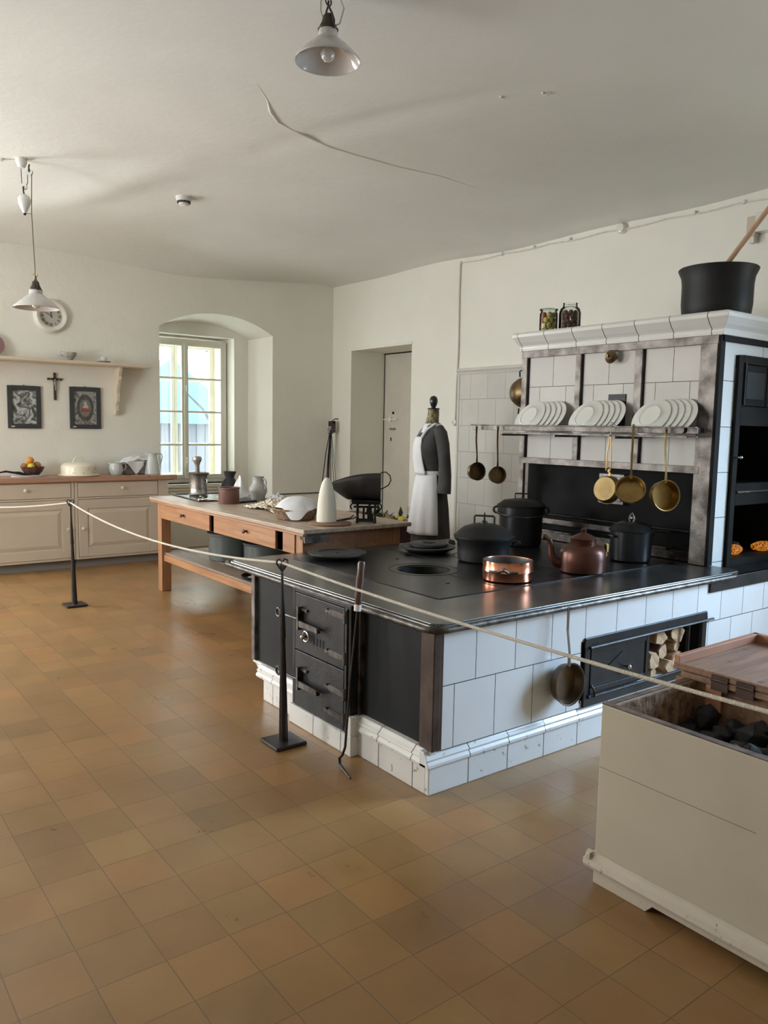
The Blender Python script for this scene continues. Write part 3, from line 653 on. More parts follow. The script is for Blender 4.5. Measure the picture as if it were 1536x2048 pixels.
# cornice
cp = [(0, 2.135), (.03, 2.135), (.036, 2.160), (.030, 2.172), (.055, 2.195), (.085, 2.235), (.090, 2.255), (.075, 2.270), (0, 2.272)]
b = ub()
def loopc(b, pr):
    n = len(pr); rows = []
    for o, z in pr: rows.append([(ux0-o*.6, uy1, z), (ux0-o*.6, uy0-o, z), (ux1+o, uy0-o, z), (ux1+o, uy1, z)])
    vs = [p for r_ in rows for p in r_]
    fs = [(i*4+j, i*4+j+1, ((i+1) % n)*4+j+1, ((i+1) % n)*4+j) for i in range(n) for j in range(3)]
    b.add(vs, fs)
loopc(b, cp); obj('cornice', b, M_cornice, U, bevel=.003)
b = ub(); b.box(ux0, uy0, 2.13, ux1, uy1, 2.268); obj('top_slab', b, mat('top_plaster', (.6, .58, .54), .8), U)
# side oven: iron front with two doors above two open ovens
sx = -2.612
b = ub(); b.box(sx, 4.68, .716, sx+.016, 4.735, 2.03); b.box(sx, 4.735, 1.98, sx+.016, uy1, 2.03); b.box(sx, 4.735, 1.60, sx+.016, uy1, 1.72); b.box(sx, 4.735, 1.10, sx+.016, uy1, 1.24); b.box(sx, 4.735, .716, sx+.016, uy1, .76)
b.box(sx, 5.5, .716, sx+.016, uy1, 2.03)
obj('oven_front', b, M_matt, U, bevel=.004)
for y0, y1 in ((4.74, 5.03), (5.04, 5.33)):
    b = ub(); b.box(sx-.004, y0, 1.725, sx+.012, y1, 1.975); dd = obj('oven_door', b, M_matt, U, bevel=.003)
    b = ub(); b.box(sx+.012, y0+.04, 1.765, sx+.017, y1-.03, 1.935); obj('raised_panel', b, M_dpanel, dd, bevel=.003)
b = ub(); b.tube([(sx+.02, 4.755, 1.99), (sx+.02, 4.755, 1.73)], .006, 8); obj('door_hinge', b, M_iron, U)
b = ub()
for z0, z1 in ((.74, 1.12), (1.22, 1.62)):
    b.box(-3.1, 4.70, z0, -3.08, 5.6, z1); b.box(-3.1, 4.69, z0, sx, 4.70, z1); b.box(-3.1, 5.6, z0, sx, 5.61, z1); b.box(-3.1, 4.69, z0-.01, sx, 5.6, z0); b.box(-3.1, 4.69, z1, sx, 5.6, z1+.01)
obj('oven_cavity', b, M_black, U)
b = ub(); b.tube([(sx+.016, 4.71, 1.405), (sx+.045, 4.71, 1.405)], .005, 8); b.ball((sx+.05, 4.71, 1.405), .011, 12); obj('knob', b, mat('bright_steel', (.6, .58, .55), .2, 1), U)
b = ub(); b.tube([(sx+.02, 4.74, 1.185), (sx+.02, 5.5, 1.185)], .008, 8); obj('towel_bar', b, M_steel, U)
# soot door, flue knob, vent door, step bars
b = ub(); b.box(-3.50, uy0+.05, 1.05, -3.29, uy0+.09, 1.26); dd = obj('soot_door', b, mat('grey_iron', (.22, .21, .20), .45, .7, col2=(.10, .09, .09), vscale=18), U, bevel=.004)
b = ub(); b.box(-3.485, uy0+.044, 1.07, -3.305, uy0+.05, 1.24); obj('raised_panel', b, mat('grey_iron', (.2, .2, .2)), dd, bevel=.004)
b = ub(); b.frame((-3.395+3.4, uy0+.045-5.2, 1.155), (0, -1, 0)); b.cyl(.006, 0, .025, 10); b.torus(.016, .005, 18, (0, 0, .028)); obj('knob', b, M_steel, dd)
b = ub(); b.frame((-3.37+3.4, uy0-5.2, 2.045), (0, -1, .05)); b.cyl(.012, 0, .05, 12); b.lathe([(0, .042), (.042, .045), (.046, .055), (.03, .075), (.012, .082), (0, .083)], 24); b.cyl(.012, .08, .10, 12); obj('damper_knob', b, M_dbrass, U)
b = ub(); b.box(-3.41, uy0-.008, 1.56, -3.27, uy0, 1.80); obj('vent_door', b, M_iron, U, bevel=.003)
b = ub(); b.box(-4.1, uy0+.02, .74, -2.75, uy0+.09, .80); b.box(-4.1, uy0-.01, .80, -2.9, uy0+.06, .815); b.box(-4.12, uy0+.0, .86, -3.2, uy0+.03, .90)
obj('back_step', b, M_steel, U, bevel=.003)
b = ub(); b.tube([(-4.1, uy0+.01, .93), (-2.76, uy0+.01, .93)], .008, 8); obj('back_bar', b, M_iron, U)
# rail with shelf for plates
b = ub(); b.box(-4.46, 4.235, 1.545, -2.58, 4.245, 1.585); b.box(-4.46, 4.21, 1.578, -2.58, 4.245, 1.586)
obj('plate_rail', b, M_steel, U, bevel=.002)
b = ub(); b.box(-4.20, 4.40, 1.52, -2.68, 4.412, 1.532); b.box(-4.20, 4.275, 1.52, -2.68, 4.287, 1.532); b.box(-2.70, 4.24, 1.55, -2.68, 4.5, 1.58)
for x in (-4.17, -3.67, -3.17): b.box(x, 4.24, 1.505, x+.02, 4.49, 1.52)
b.frame((-2.67+3.4, 4.23-5.2, 1.567), (0, -1, 0)); b.cyl(.02, -.03, .015, 14)
obj('rail_bracket', b, M_steel, U, bevel=.002)

# embers in the lower oven
M_emb = mat('glowing_ember', (.25, .07, .01), .7, bump=.5, bscale=30)
nt = M_emb.node_tree; p = nt.nodes['Principled BSDF']
nz = nt.nodes.new('ShaderNodeTexNoise'); nz.inputs['Scale'].default_value = 16; rr = nt.nodes.new('ShaderNodeValToRGB')
rr.color_ramp.elements[0].position = .46; rr.color_ramp.elements[0].color = (.01, .002, 0, 1); rr.color_ramp.elements[1].position = .62; rr.color_ramp.elements[1].color = (1, .36, .04, 1)
nt.links.new(nz.outputs[0], rr.inputs[0]); nt.links.new(rr.outputs[0], p.inputs['Emission Color']); p.inputs['Emission Strength'].default_value = .9
for i, (x, y, rz, lb) in enumerate(((-2.76, 5.06, .3, 'glowing orange ember log at the left of the lower oven'), (-2.74, 5.41, -.2, 'glowing orange ember log at the right edge of the photo in the lower oven'), (-2.88, 5.22, .9, 'dark charred log behind the two glowing ones'))):
    b = B(); b.at((0, 0, 0), sc=(1, 1, .75)); b.tube([(0, -.10, 0), (.01, -.05, .005), (0, .02, 0), (.01, .09, -.005)], [.028, .045, .048, .03], 10)
    tag(obj('ember_log', b, M_emb if i < 2 else M_bark, loc=(x, y, .776), rz=rz), lb, 'embers')

# ------------------------------------------------------------------ plates on the rail
def plate():
    b = B(); b.lathe([(0, .004), (.070, .004), (.078, .008), (.116, .013), (.134, .0155), (.1355, .0135), (.117, .009), (.080, .003), (.074, -.003), (.070, -.003), (.067, 0), (0, 0)], 48)
    b.lathe([(0, -.001), (.006, -.001), (.006, .001), (0, .001)], 10)
    return b
pl0 = None; nrm = Vector((-.06, -.80, .54)).normalized()
# the underside of each plate faces the room
for gi, (gx, cnt, step) in enumerate(((-3.985, 5, .036), (-3.48, 5, .034), (-2.97, 5, .036))):
    where = ('left', 'middle', 'right')[gi]
    for k in range(cnt):
        rank = ['front', 'second', 'third', 'fourth', 'fifth', 'rearmost'][k]
        lb = '%s white plate of the %s stack leaning on the iron rail' % (rank, where)
        q = (-nrm).to_track_quat('Z', 'Y').to_euler()
        loc = (gx+step*k, 4.335+.0150*k, 1.652+.001*k)
        if pl0 is None:
            pl0 = obj('dinner_plate', plate(), M_porc, loc=loc); pl0.rotation_euler = q; tag(pl0, lb, 'plate', 'white plates leaning on the rail')
        else:
            o = pl0.copy(); COL.objects.link(o); o.location = loc; o.rotation_euler = q; o['label'] = lb

# ------------------------------------------------------------------ hanging pans
def pan(label, hook, L_, r_, h, open_dir, m, width=.016, group='saucepans hanging by their handles', cat='pan', tip=None):
    """hook = point where the handle hangs, body hangs L_ below; open_dir = where the mouth looks"""
    t = thing('hanging_saucepan', label, cat, hook, 0, group)
    od = Vector(open_dir).normalized(); side = Vector((0, 0, 1)).cross(od).normalized(); up = od.cross(side)
    if up.z < 0: up = -up
    c = Vector((0, 0, -L_))-up*r_
    if tip: c += Vector(tip)
    b = B(); b.frame(c-od*h*.5, od, side)
    b.lathe([(0, 0), (r_*.84, 0), (r_*.90, .006), (r_*.97, h*.6), (r_, h), (r_*1.03, h), (r_*1.03, h-.004), (r_-.004, h-.006), (r_*.94, h*.6), (r_*.86, .008), (0, .006)], 36)
    obj('pan_body', b, m, t)
    b = B(); top = c+up*r_*.99+od*h*.32; b.frame((0, 0, 0), (0, 0, 1), tuple(side)); b.m = Matrix.Identity(4)
    P = [Vector((0, 0, .012)), Vector((0, 0, 0)), Vector((0, 0, -L_*.35)), top+Vector((0, 0, .05)), top-up*.015]
    sd = side*width*.5; th = od*.002
    vs = []; ws = [.6, .9, .8, .7, 1.1]
    for p_, w_ in zip(P, ws): vs += [p_+sd*w_+th, p_-sd*w_+th, p_-sd*w_-th, p_+sd*w_-th]
    fs = []
    for i in range(len(P)-1):
        for j in range(4): fs.append((i*4+j, i*4+(j+1) % 4, i*4+4+(j+1) % 4, i*4+4+j))
    fs += [(0, 1, 2, 3), (16, 17, 18, 19)]
    b.add(vs, fs); h_ = obj('handle', b, m, t)
    b = B(); b.tube([(0, 0, -.004)]+[tuple(Vector((0, 0, 0))+Vector((0, .012*sin(a), .01+.012*cos(a)))) for a in (2.6, 1.6, .6, -.6, -1.6)], .0025, 6); obj('hook', b, M_steel, t)
    return t
RYP = 4.203
pan('small brass saucepan hanging at the far left end of the rail', (-4.385, RYP, 1.555), .26, .068, .06, (.95, -.25, .10), M_dbrass)
pan('small brass saucepan second from the left end of the rail', (-4.16, RYP, 1.555), .28, .063, .058, (.9, -.40, .12), M_dbrass)
panA = pan('shallow brass pan turned outside in, beside the white hook', (-3.16, RYP, 1.30), .0+.03, .090, .05, (-.12, 1, -.20), M_dbrass2)
pan('bright brass saucepan with its tilted mouth towards the room', (-2.99, RYP, 1.575), .31, .090, .055, (.50, -.70, .50), M_brass)
pan('brass saucepan hanging at the right end of the rail', (-2.76, RYP, 1.555), .29, .092, .065, (.93, -.36, .06), M_brass)
# white wire hook with the double handle of the shallow pan
t = thing('wire_hook', 'white wire hook over the rail holding the shallow brass pan', 'hook', (-3.16, RYP, 1.60))
b = B(); b.tube([(.0, .045, -.01), (0, .03, .0), (0, .0, .01), (0, -.012, -.01), (0, 0, -.04), (0, .004, -.07), (0, -.012, -.082), (0, -.018, -.065)], .0032, 8); obj('hook_wire', b, M_porc, t)
b = B(); b.tube([(-.003, 0, 0), (-.016, 0, -.1), (-.02, 0, -.22)], .0035, 6); b.tube([(.003, 0, 0), (.014, 0, -.1), (.012, 0, -.22)], .0035, 6); b.torus(.008, .003, 12, (0, 0, .004)); obj('double_handle', b, M_brass, panA, loc=(0, 0, .22))
pan('bronze coloured saucepan hanging on the white tiled side of the range', (-2.368, 2.90, .705), .245, .100, .055, (1, .0, .05), mat('dull_bronze', (.17, .12, .08), .42, .8, var=.2, vscale=7), .016, 'saucepans hanging by their handles')

# brass two-handled basin on the wall
t = thing('wall_basin', 'round dark brass basin with two handles hung on the tiled wall left of the oven', 'basin', (-5.45, 5.87, 1.915))
b = B(); b.frame((0, 0, 0), (0, -1, 0)); b.lathe([(.148, 0), (.152, .004), (.144, .05), (.115, .105), (.065, .135), (0, .145)], 40); obj('basin_bowl', b, mat('dark_brass', (.2, .1, .05)), t)
for s_ in (1, -1):
    b = B(); b.tube([(-.05, -.03, s_*.155), (-.045, -.04, s_*.205), (0, -.04, s_*.225), (.045, -.04, s_*.205), (.05, -.03, s_*.155)], .008, 8); obj('handle', b, M_iron, t)

# ================================================================== POTS ON THE RANGE
HZ = .7405
def bail(b, R_, z, a, lift, r=.004, n=14):
    """swinging handle around the pot from ear to ear; a = direction of the ear axis, lift = vertical reach, leans on the rim"""
    pts = []
    for k in range(n+1):
        t = pi*k/n; u = cos(t)*R_; v = sin(t)*R_*.96; pts.append((u*cos(a)-v*sin(a), u*sin(a)+v*cos(a), z+lift*sin(t)))
    b.tube(pts, r, 8)
def ear(b, R_, z, a):
    c = Vector((cos(a)*R_, sin(a)*R_, z)); b.frame(c, (-sin(a), cos(a), 0)); b.torus(.022, .007, 16); b.m = Matrix.Identity(4)
# iron casserole with domed lid
t = thing('iron_casserole', 'squat black iron casserole with a domed lid and square lid handle', 'pot', (-3.478, 3.424, HZ))
b = B(); b.lathe([(0, 0), (.145, 0), (.158, .01), (.162, .06), (.163, .115), (.180, .135), (.184, .148), (.174, .150), (.166, .146), (.156, .11), (.15, .012), (0, .012)], 48); obj('pot_body', b, M_greypot, t)
b = B(); b.lathe([(.186, .148), (.187, .158), (.172, .166), (.160, .182), (.125, .210), (.07, .228), (0, .234)], 48); lid = obj('lid', b, M_greypot, t)
b = B(); b.at((0, 0, 0), rz=.65); b.tube([(-.062, 0, .212), (-.062, 0, .272), (-.055, 0, .278), (.055, 0, .278), (.062, 0, .272), (.062, 0, .212)], .006, 8); b.lathe([(0, .23), (.022, .232), (.018, .245), (.007, .25), (.004, .275), (.006, .285), (.002, .30), (0, .30)], 16); obj('lid_handle', b, M_iron, lid)
for a in (pi+.9, .9-.0):
    b = B(); c = (cos(a)*.178, sin(a)*.178, .105); b.at(c, rz=a); b.tube([(0, -.04, 0), (.035, -.035, .01), (.045, 0, .012), (.035, .035, .01), (0, .04, 0)], .009, 8); obj('side_handle', b, M_iron, t)
# big black pot behind with wire bail
t = thing('iron_stockpot', 'tall black pot with a wire bail handle standing at the back left of the hob', 'pot', (-3.841, 4.14, HZ))
b = B(); b.lathe([(0, 0), (.135, 0), (.146, .01), (.150, .10), (.152, .205), (.166, .215), (.166, .275), (.160, .28), (.15, .27), (.14, .02), (0, .012)], 48); obj('pot_body', b, M_pot, t)
b = B(); b.lathe([(.170, .272), (.172, .282), (.155, .292), (.125, .315), (.06, .325), (0, .327)], 48); lid = obj('lid', b, M_greypot, t)
b = B(); b.at((0, 0, 0), rz=.7); b.tube([(-.045, 0, .315), (-.045, 0, .362), (.045, 0, .362), (.045, 0, .315)], .006, 8); obj('lid_handle', b, M_iron, lid)
b = B(); bail(b, .186, .245, pi+.85, -.035, .004); obj('bail_handle', b, M_steel, t)
for a in (.85, pi+.85): b = B(); ear(b, .172, .245, a); obj('handle_lug', b, M_iron, t)
# copper pan
t = thing('copper_pan', 'shiny shallow copper pan with a dark loop handle near the hob edge', 'pan', (-2.963, 3.104, HZ))
b = B(); b.lathe([(0, 0), (.128, 0), (.135, .006), (.1355, .045), (.1375, .05), (.1375, .056), (.1355, .06), (.1365, .108), (.134, .108), (.131, .104), (.130, .01), (0, .006)], 64); obj('pan_body', b, M_copper, t)
b = B(); b.lathe([(.1295, .104), (.1285, .012), (.12, .0072), (0, .0072)], 48); obj('tinned_lining', b, mat('tin_lining', (.22, .23, .22), .35, .8), t)
for a in (-.95, -.95+pi):
    b = B(); b.at((cos(a)*.138, sin(a)*.138, .058), rz=a); b.tube([(0, -.075, .004), (.012, -.06, .004), (.014, -.03, .0), (.03, -.02, .012), (.042, 0, .022), (.03, .02, .012), (.014, .03, 0), (.012, .06, .004), (0, .075, .004)], [.006, .008, .008, .007, .007, .007, .008, .008, .006], 8); obj('loop_handle', b, M_steel, t)
# copper kettle
t = thing('copper_kettle', 'dull brown copper kettle with a curved spout pointing left', 'kettle', (-2.90, 3.655, HZ))
b = B(); b.lathe([(0, 0), (.122, 0), (.130, .006), (.134, .06), (.132, .115), (.118, .145), (.085, .160), (.072, .163), (0, .165)], 56); obj('kettle_body', b, M_oldcopper, t)
b = B(); b.lathe([(.072, .16), (.074, .19), (.078, .194), (.074, .198), (.045, .214), (.016, .226), (.012, .232), (.016, .238), (.018, .244), (.012, .250), (0, .252)], 40); lid = obj('lid', b, M_oldcopper, t)
b = B(); sd = Vector((-.60, -.78, 0)).normalized()
b.tube([tuple(sd*u+Vector((0, 0, z))) for u, z in ((.115, .045), (.15, .05), (.175, .075), (.182, .11), (.185, .15), (.195, .18), (.222, .198), (.235, .20))], [.034, .032, .025, .020, .017, .015, .014, .016], 14); obj('spout', b, M_oldcopper, t)
b = B(); b.tube([tuple(-sd*u+Vector((0, 0, z))) for u, z in ((.128, .05), (.135, .10), (.135, .145), (.128, .165))], [.006, .006, .006, .01], 8); b.cbox(tuple(-sd*.135+Vector((0, 0, .14))), (.02, .02, .045)); obj('handle_stub', b, M_brass, t, bevel=.003)
# black lidded pot right
t = thing('enamel_pot', 'dark enamel pot with a flat lid standing behind the copper kettle on the right', 'pot', (-3.0, 4.25, HZ))
b = B(); b.lathe([(0, 0), (.115, 0), (.125, .008), (.128, .10), (.128, .185), (.134, .190), (.13, .194), (.12, .19), (.118, .01), (0, .01)], 48); obj('pot_body', b, M_pot, t)
b = B(); b.lathe([(.137, .188), (.138, .196), (.126, .203), (.115, .225), (.07, .243), (0, .248)], 48); lid = obj('lid', b, M_pot, t)
b = B(); b.tube([(-.012, 0, .245), (-.02, 0, .262), (-.012, 0, .285), (0, .005, .30), (.012, 0, .285), (.02, 0, .262), (.012, 0, .245)], .0055, 8); b.ball((0, 0, .268), .012, 12); obj('lid_knob', b, M_silver, lid)
for a in (-1.9+pi, -1.9):
    b = B(); b.at((cos(a)*.13, sin(a)*.13, .155), rz=a); b.tube([(0, -.03, 0), (.02, -.025, .005), (.028, 0, .008), (.02, .025, .005), (0, .03, 0)], .006, 8); obj('side_handle', b, M_pot, t)
b = B(); b.at((0, 0, .195), rz=.5); b.tube([(.13, 0, 0), (.20, 0, .004), (.23, 0, .002)], .008, 8); obj('lid_lip', b, M_pot, t)
# ring covers
M_cover = mat('burner_cover_iron', (.036, .035, .034), .5, .1, var=.25, vscale=8, spec=.35)
def cover(nm, lb, loc, r, up):
    t = thing(nm, lb, 'burner cover', loc)
    b = B(); b.lathe([(0, .0), (r*.62, .0), (r*.72, .004), (r*.97, .026), (r, .030), (r, .038), (r*.97, .040), (r*.72, .036), (r*.66, .032), (0, .032)], 56); obj('disc', b, M_cover, t)
    b = B(); b.torus(r*.66, .003, 48, (0, 0, .034), 6); b.cyl(.012, .030, .036, 12) if up else None; obj('raised_ring', b, M_iron, t)
    return t
cover('burner_cover', 'round iron burner cover lying alone at the left end of the hob', (-4.02, 2.70, HZ), .182, True)
c1 = cover('burner_cover', 'lower of the two stacked iron burner covers beside the casserole', (-3.928, 3.354, HZ), .182, False)
t = thing('burner_cover', 'upper smaller iron burner cover with two slots, stacked beside the casserole', 'burner cover', (-3.925, 3.36, HZ+.0375))
b = B(); b.lathe([(0, 0), (.12, 0), (.126, .006), (.126, .018), (.12, .022), (0, .022)], 48); obj('disc', b, M_cover, t)
b = B(); b.tube([(-.04, -.02, .0225), (.04, .02, .0225)], .006, 8); b.tube([(0, -.045, .0225), (.05, -.02, .0225)], .006, 8); obj('slot', b, M_black, t)

# ================================================================== ON TOP OF THE OVEN BLOCK
t = thing('cauldron', 'large matt black pot with flared rim standing on top of the oven block', 'pot', (-2.86, 4.83, 2.272))
b = B(); b.lathe([(0, 0), (.200, 0), (.206, .008), (.216, .10), (.216, .22), (.222, .27), (.238, .305), (.243, .318), (.238, .324), (.228, .318), (.215, .28), (.205, .22), (.2, .02), (0, .02)], 64); obj('pot_body', b, M_greypot, t)
t = thing('wooden_paddle', 'long pale wooden stirring pole standing in the large black pot', 'paddle', (-2.98, 4.70, 2.30))
b = B(); b.tube([(0, 0, 0), (.22, .27, .50), (.38, .46, .86)], .0165, 12); obj('pole', b, wood('pale_stick', (.62, .40, .26), (.5, .3, .19), 'z', .55), t)
M_glassjar = mat('jar_glass_thin', (1, 1, 1), .03)
_n = M_glassjar.node_tree; _o = [x for x in _n.nodes if x.type == 'OUTPUT_MATERIAL'][0]
_t = _n.nodes.new('ShaderNodeBsdfTransparent'); _t.inputs[0].default_value = (.95, .97, .95, 1); _g = _n.nodes.new('ShaderNodeBsdfGlossy'); _g.inputs['Roughness'].default_value = .05
_w = _n.nodes.new('ShaderNodeLayerWeight'); _w.inputs[0].default_value = .2; _m = _n.nodes.new('ShaderNodeMixShader')
_n.links.new(_w.outputs['Fresnel'], _m.inputs[0]); _n.links.new(_t.outputs[0], _m.inputs[1]); _n.links.new(_g.outputs[0], _m.inputs[2]); _n.links.new(_m.outputs[0], _o.inputs[0])
def jar(lb, loc, prof, lidz=None, lidr=None):
    t = thing('glass_jar', lb, 'jar', loc, 0)
    b = B(); b.lathe(prof, 40); obj('jar_glass', b, M_glassjar, t)
    if lidz: b = B(); b.lathe([(0, lidz+.012), (lidr, lidz+.012), (lidr+.003, lidz+.006), (lidr, lidz), (lidr-.012, lidz), (lidr-.014, lidz+.006), (0, lidz+.008)], 40); obj('lid', b, M_glassjar, t)
    return t
p1 = [(0, .0), (.062, .0), (.068, .008), (.068, .150), (.060, .164), (.060, .172), (.057, .172), (.057, .163), (.064, .149), (.064, .010), (.06, .005), (0, .005)]
jar('shorter straight glass jar with a flat glass lid, filled with yellow and red fruit', (-4.112, 4.655, 2.272), p1, .174, .066)
p2 = [(0, .0), (.070, .0), (.080, .010), (.080, .145), (.072, .175), (.054, .192), (.052, .215), (.055, .218), (.051, .219), (.048, .19), (.068, .172), (.076, .144), (.076, .012), (.068, .005), (0, .005)]
jar('taller round-shouldered open glass jar filled with dark brown fruit', (-3.955, 4.71, 2.272), p2)
fr = [('yellow_plum', (.62, .50, .16)), ('red_plum', (.38, .09, .05)), ('olive_plum', (.34, .30, .10))]
FM = [mat(n_, c_, .35, var=.15) for n_, c_ in fr]; M_prune = mat('brown_prune', (.12, .045, .035), .5, var=.3)
def fruits(cx, cy, z0, R_, r_, layers, per, mats, name, cat, group, lbf):
    first = None; n = 0
    for l in range(layers):
        for k in range(per):
            a = 2*pi*k/per+l*.6; rr_ = R_-r_-.002
            m_ = mats[(k*2+l*3) % len(mats)]
            b = B(); b.ball((0, 0, 0), r_, 14, 1, 1, .95); o = obj(name, b, m_, loc=(cx+rr_*cos(a), cy+rr_*sin(a), z0+r_+l*r_*1.72)); tag(o, lbf(l, k, mats.index(m_)), cat, group); n += 1
nm_c = ['yellow', 'red', 'olive']
fruits(-4.112, 4.655, 2.279, .062, .022, 4, 5, FM, 'preserved_plum', 'fruit', 'plums in the lidded glass jar', lambda l, k, c: 'small round preserved plum inside the lidded glass jar')
fruits(-3.955, 4.71, 2.279, .073, .018, 5, 8, [M_prune], 'dried_plum', 'fruit', 'dark fruit in the open glass jar', lambda l, k, c: 'dark brown dried plum inside the open glass jar')

# ================================================================== BARRIER POSTS, ROPE, POKER
def post(lb, x, y, lean, h):
    t = thing('barrier_post', lb, 'barrier post', (x, y, 0), 0, None)
    b = B(); b.prism([(-.085, -.085), (.085, -.085), (.085, .085), (-.085, .085)], 'z', 0, .018); obj('base_plate', b, M_poststeel, t, bevel=.006)
    b = B(); b.tube([(0, 0, .015), (lean*.25, 0, .25), (lean*.55, 0, .52), (lean*.56, 0, .53), (lean*.8, 0, .72), (lean, 0, h)], [.024, .019, .012, .015, .009, .006], 8); obj('shaft', b, M_poststeel, t)
    b = B(); b.at((lean, 0, h+.015), rz=radians(52)); b.tube([(0, 0, -.02), (.013, .004, .0), (.026, .006, .020), (.024, .006, .036), (.010, .004, .042), (.0, 0, .028), (-.006, -.002, .010), (.002, 0, -.01)], .005, 8); b.tube([(0, 0, -.02), (-.013, -.004, .0), (-.026, -.006, .020), (-.024, -.006, .036), (-.010, -.004, .042), (.0, 0, .028), (.006, .002, .010), (-.002, 0, -.01)], .005, 8); obj('rope_ring', b, M_poststeel, t)
    return t
post('wrought iron barrier post in front of the cream cabinets', -6.80, 1.90, -.06, .84)
post('wrought iron barrier post in front of the range doors', -3.26, 1.885, -.02, .855)
def rope(lb, A, Bp, sag, nm='barrier_rope', r=.0062):
    P = []
    for k in range(25):
        u = k/24; P.append(tuple(Vector(A).lerp(Vector(Bp), u)-Vector((0, 0, sag*4*u*(1-u)))))
    b = B(); b.tube([tuple(Vector(p)-Vector(P[0])) for p in P], r, 8)
    return tag(obj(nm, b, M_rope, loc=P[0]), lb, 'rope', 'barrier rope strung from post to post')
pA, pB = (-6.86, 1.90, .872), (-3.285, 1.885, .893)
rope('cream barrier rope sagging from the cabinet post to the post by the range', pA, pB, .095)
rope('cream barrier rope running from the range post over the coal box', pB, (-.55, 1.895, .885), .028)
rope('cream barrier rope leaving the cabinet post towards the left edge', pA, (-9.5+.9, .9, .80), .06)
t = thing('stove_poker', 'long iron poker with a carved wooden handle leaning on the hob edge', 'poker', (-2.86, 1.95, 0))
b = B(); b.tube([(.125, -.03, .008), (.04, -.005, .008), (-.01, .005, .014), (-.02, .01, .04), (.0, .012, .06), (.01, .02, .10), (.0, .05, .40), (-.005, .09, .75)], [.005, .008, .008, .007, .006, .006, .0055, .0055], 8); obj('iron_rod', b, M_poststeel, t)
b = B(); b.tube([(-.005, .09, .745), (-.005, .0915, .78), (-.006, .093, .79), (-.007, .0965, .83), (-.007, .10, .86), (-.008, .105, .90), (-.008, .109, .935), (-.008, .111, .945)], [.016, .017, .019, .0165, .019, .016, .018, .014], 10); obj('handle', b, wood('dark_handle', (.13, .06, .04), (.06, .03, .02), 'z', .35), t)
b = B(); b.tube([(-.005, .087, .72), (-.005, .0905, .75)], .0165, 12); obj('ferrule', b, M_paper, t)

# ================================================================== COAL BOX
t = thing('coal_box', 'large white painted coal box with a moulded base in the right foreground', 'box', (-1.0, 2.7, 0))
BX0, BX1, BY0, BY1, BZ = -1.605, .30, 2.16, 3.22, .635
def bb():
    b = B(); b.m = Matrix.Translation((1.0, -2.7, 0)); return b
b = bb(); b.box(BX0, BY0, .09, BX1, BY0+.028, BZ); obj('front_board', b, M_boxpaint, t, bevel=.004)
b = bb(); b.box(BX0, BY0+.028, .09, BX0+.028, BY1-.028, BZ); obj('side_board', b, M_boxpaint, t, bevel=.003)
b = bb(); b.box(BX1-.028, BY0+.028, .09, BX1, BY1-.028, BZ); obj('side_board', b, M_boxpaint, t, bevel=.003)
b = bb(); b.box(BX0, BY1-.028, .09, BX1, BY1, BZ); obj('back_board', b, M_boxpaint, t, bevel=.003)
b = bb(); b.box(BX0+.02, BY0+.02, .09, BX1-.02, BY1-.02, .11); obj('bottom_board', b, M_rawwood, t)
M_inner = mat('flaking_inner_wood', (.46, .28, .17), .85, col2=(.16, .09, .055), vscale=30, bump=.8, bscale=40)
b = bb(); b.box(BX0+.028, BY0+.028, .11, BX0+.036, BY1-.03, BZ-.004); b.box(BX0+.036, BY1-.038, .11, BX1-.03, BY1-.03, BZ-.004); b.box(BX0+.03, BY0+.028, .11, BX1-.03, BY0+.034, BZ-.004); obj('inner_lining', b, M_inner, t)
mo = [(0, .058), (-.026, .058), (-.030, .070), (-.026, .086), (-.018, .092), (-.014, .104), (-.006, .110), (0, .112)]
b = bb(); b.prism([(BY0+u, z) for u, z in mo], 'x', BX0-.026, BX1); b.prism([(BX0+u, z) for u, z in mo], 'y', BY0-.026, BY1); obj('base_moulding', b, M_boxtrim, t, bevel=.002)
b = bb(); b.prism([(BX0+.0, 0), (BX0+.21, 0), (BX0+.235, .028), (BX1-.235, .028), (BX1-.21, 0), (BX1, 0), (BX1, .06), (BX0, .06)], 'y', BY0-.004, BY0+.03); obj('plinth_board', b, M_boxtrim, t, bevel=.003)
b = bb(); b.prism([(BY0+.03, 0), (BY0+.2, 0), (BY0+.22, .028), (BY1-.22, .028), (BY1-.2, 0), (BY1, 0), (BY1, .06), (BY0+.03, .06)], 'x', BX0, BX0+.03); obj('plinth_board', b, M_boxtrim, t, bevel=.003)
for x_, w_ in ((BX0, .55), (BX0+1.0, .5)):
    b = bb(); b.box(x_, BY0-.0008, .415, x_+w_, BY0+.001, .4165); obj('plank_joint', b, mat('crack_brown', (.20, .15, .10), .9), t)
b = bb(); b.box(BX0, BY0+.001, BZ, BX1, BY0+.027, BZ+.004); b.box(BX0+.001, BY0+.027, BZ, BX0+.027, BY1, BZ+.003); obj('worn_top_edge', b, mat('worn_edge', (.20, .13, .085), .8, col2=(.07, .045, .035), vscale=18), t)
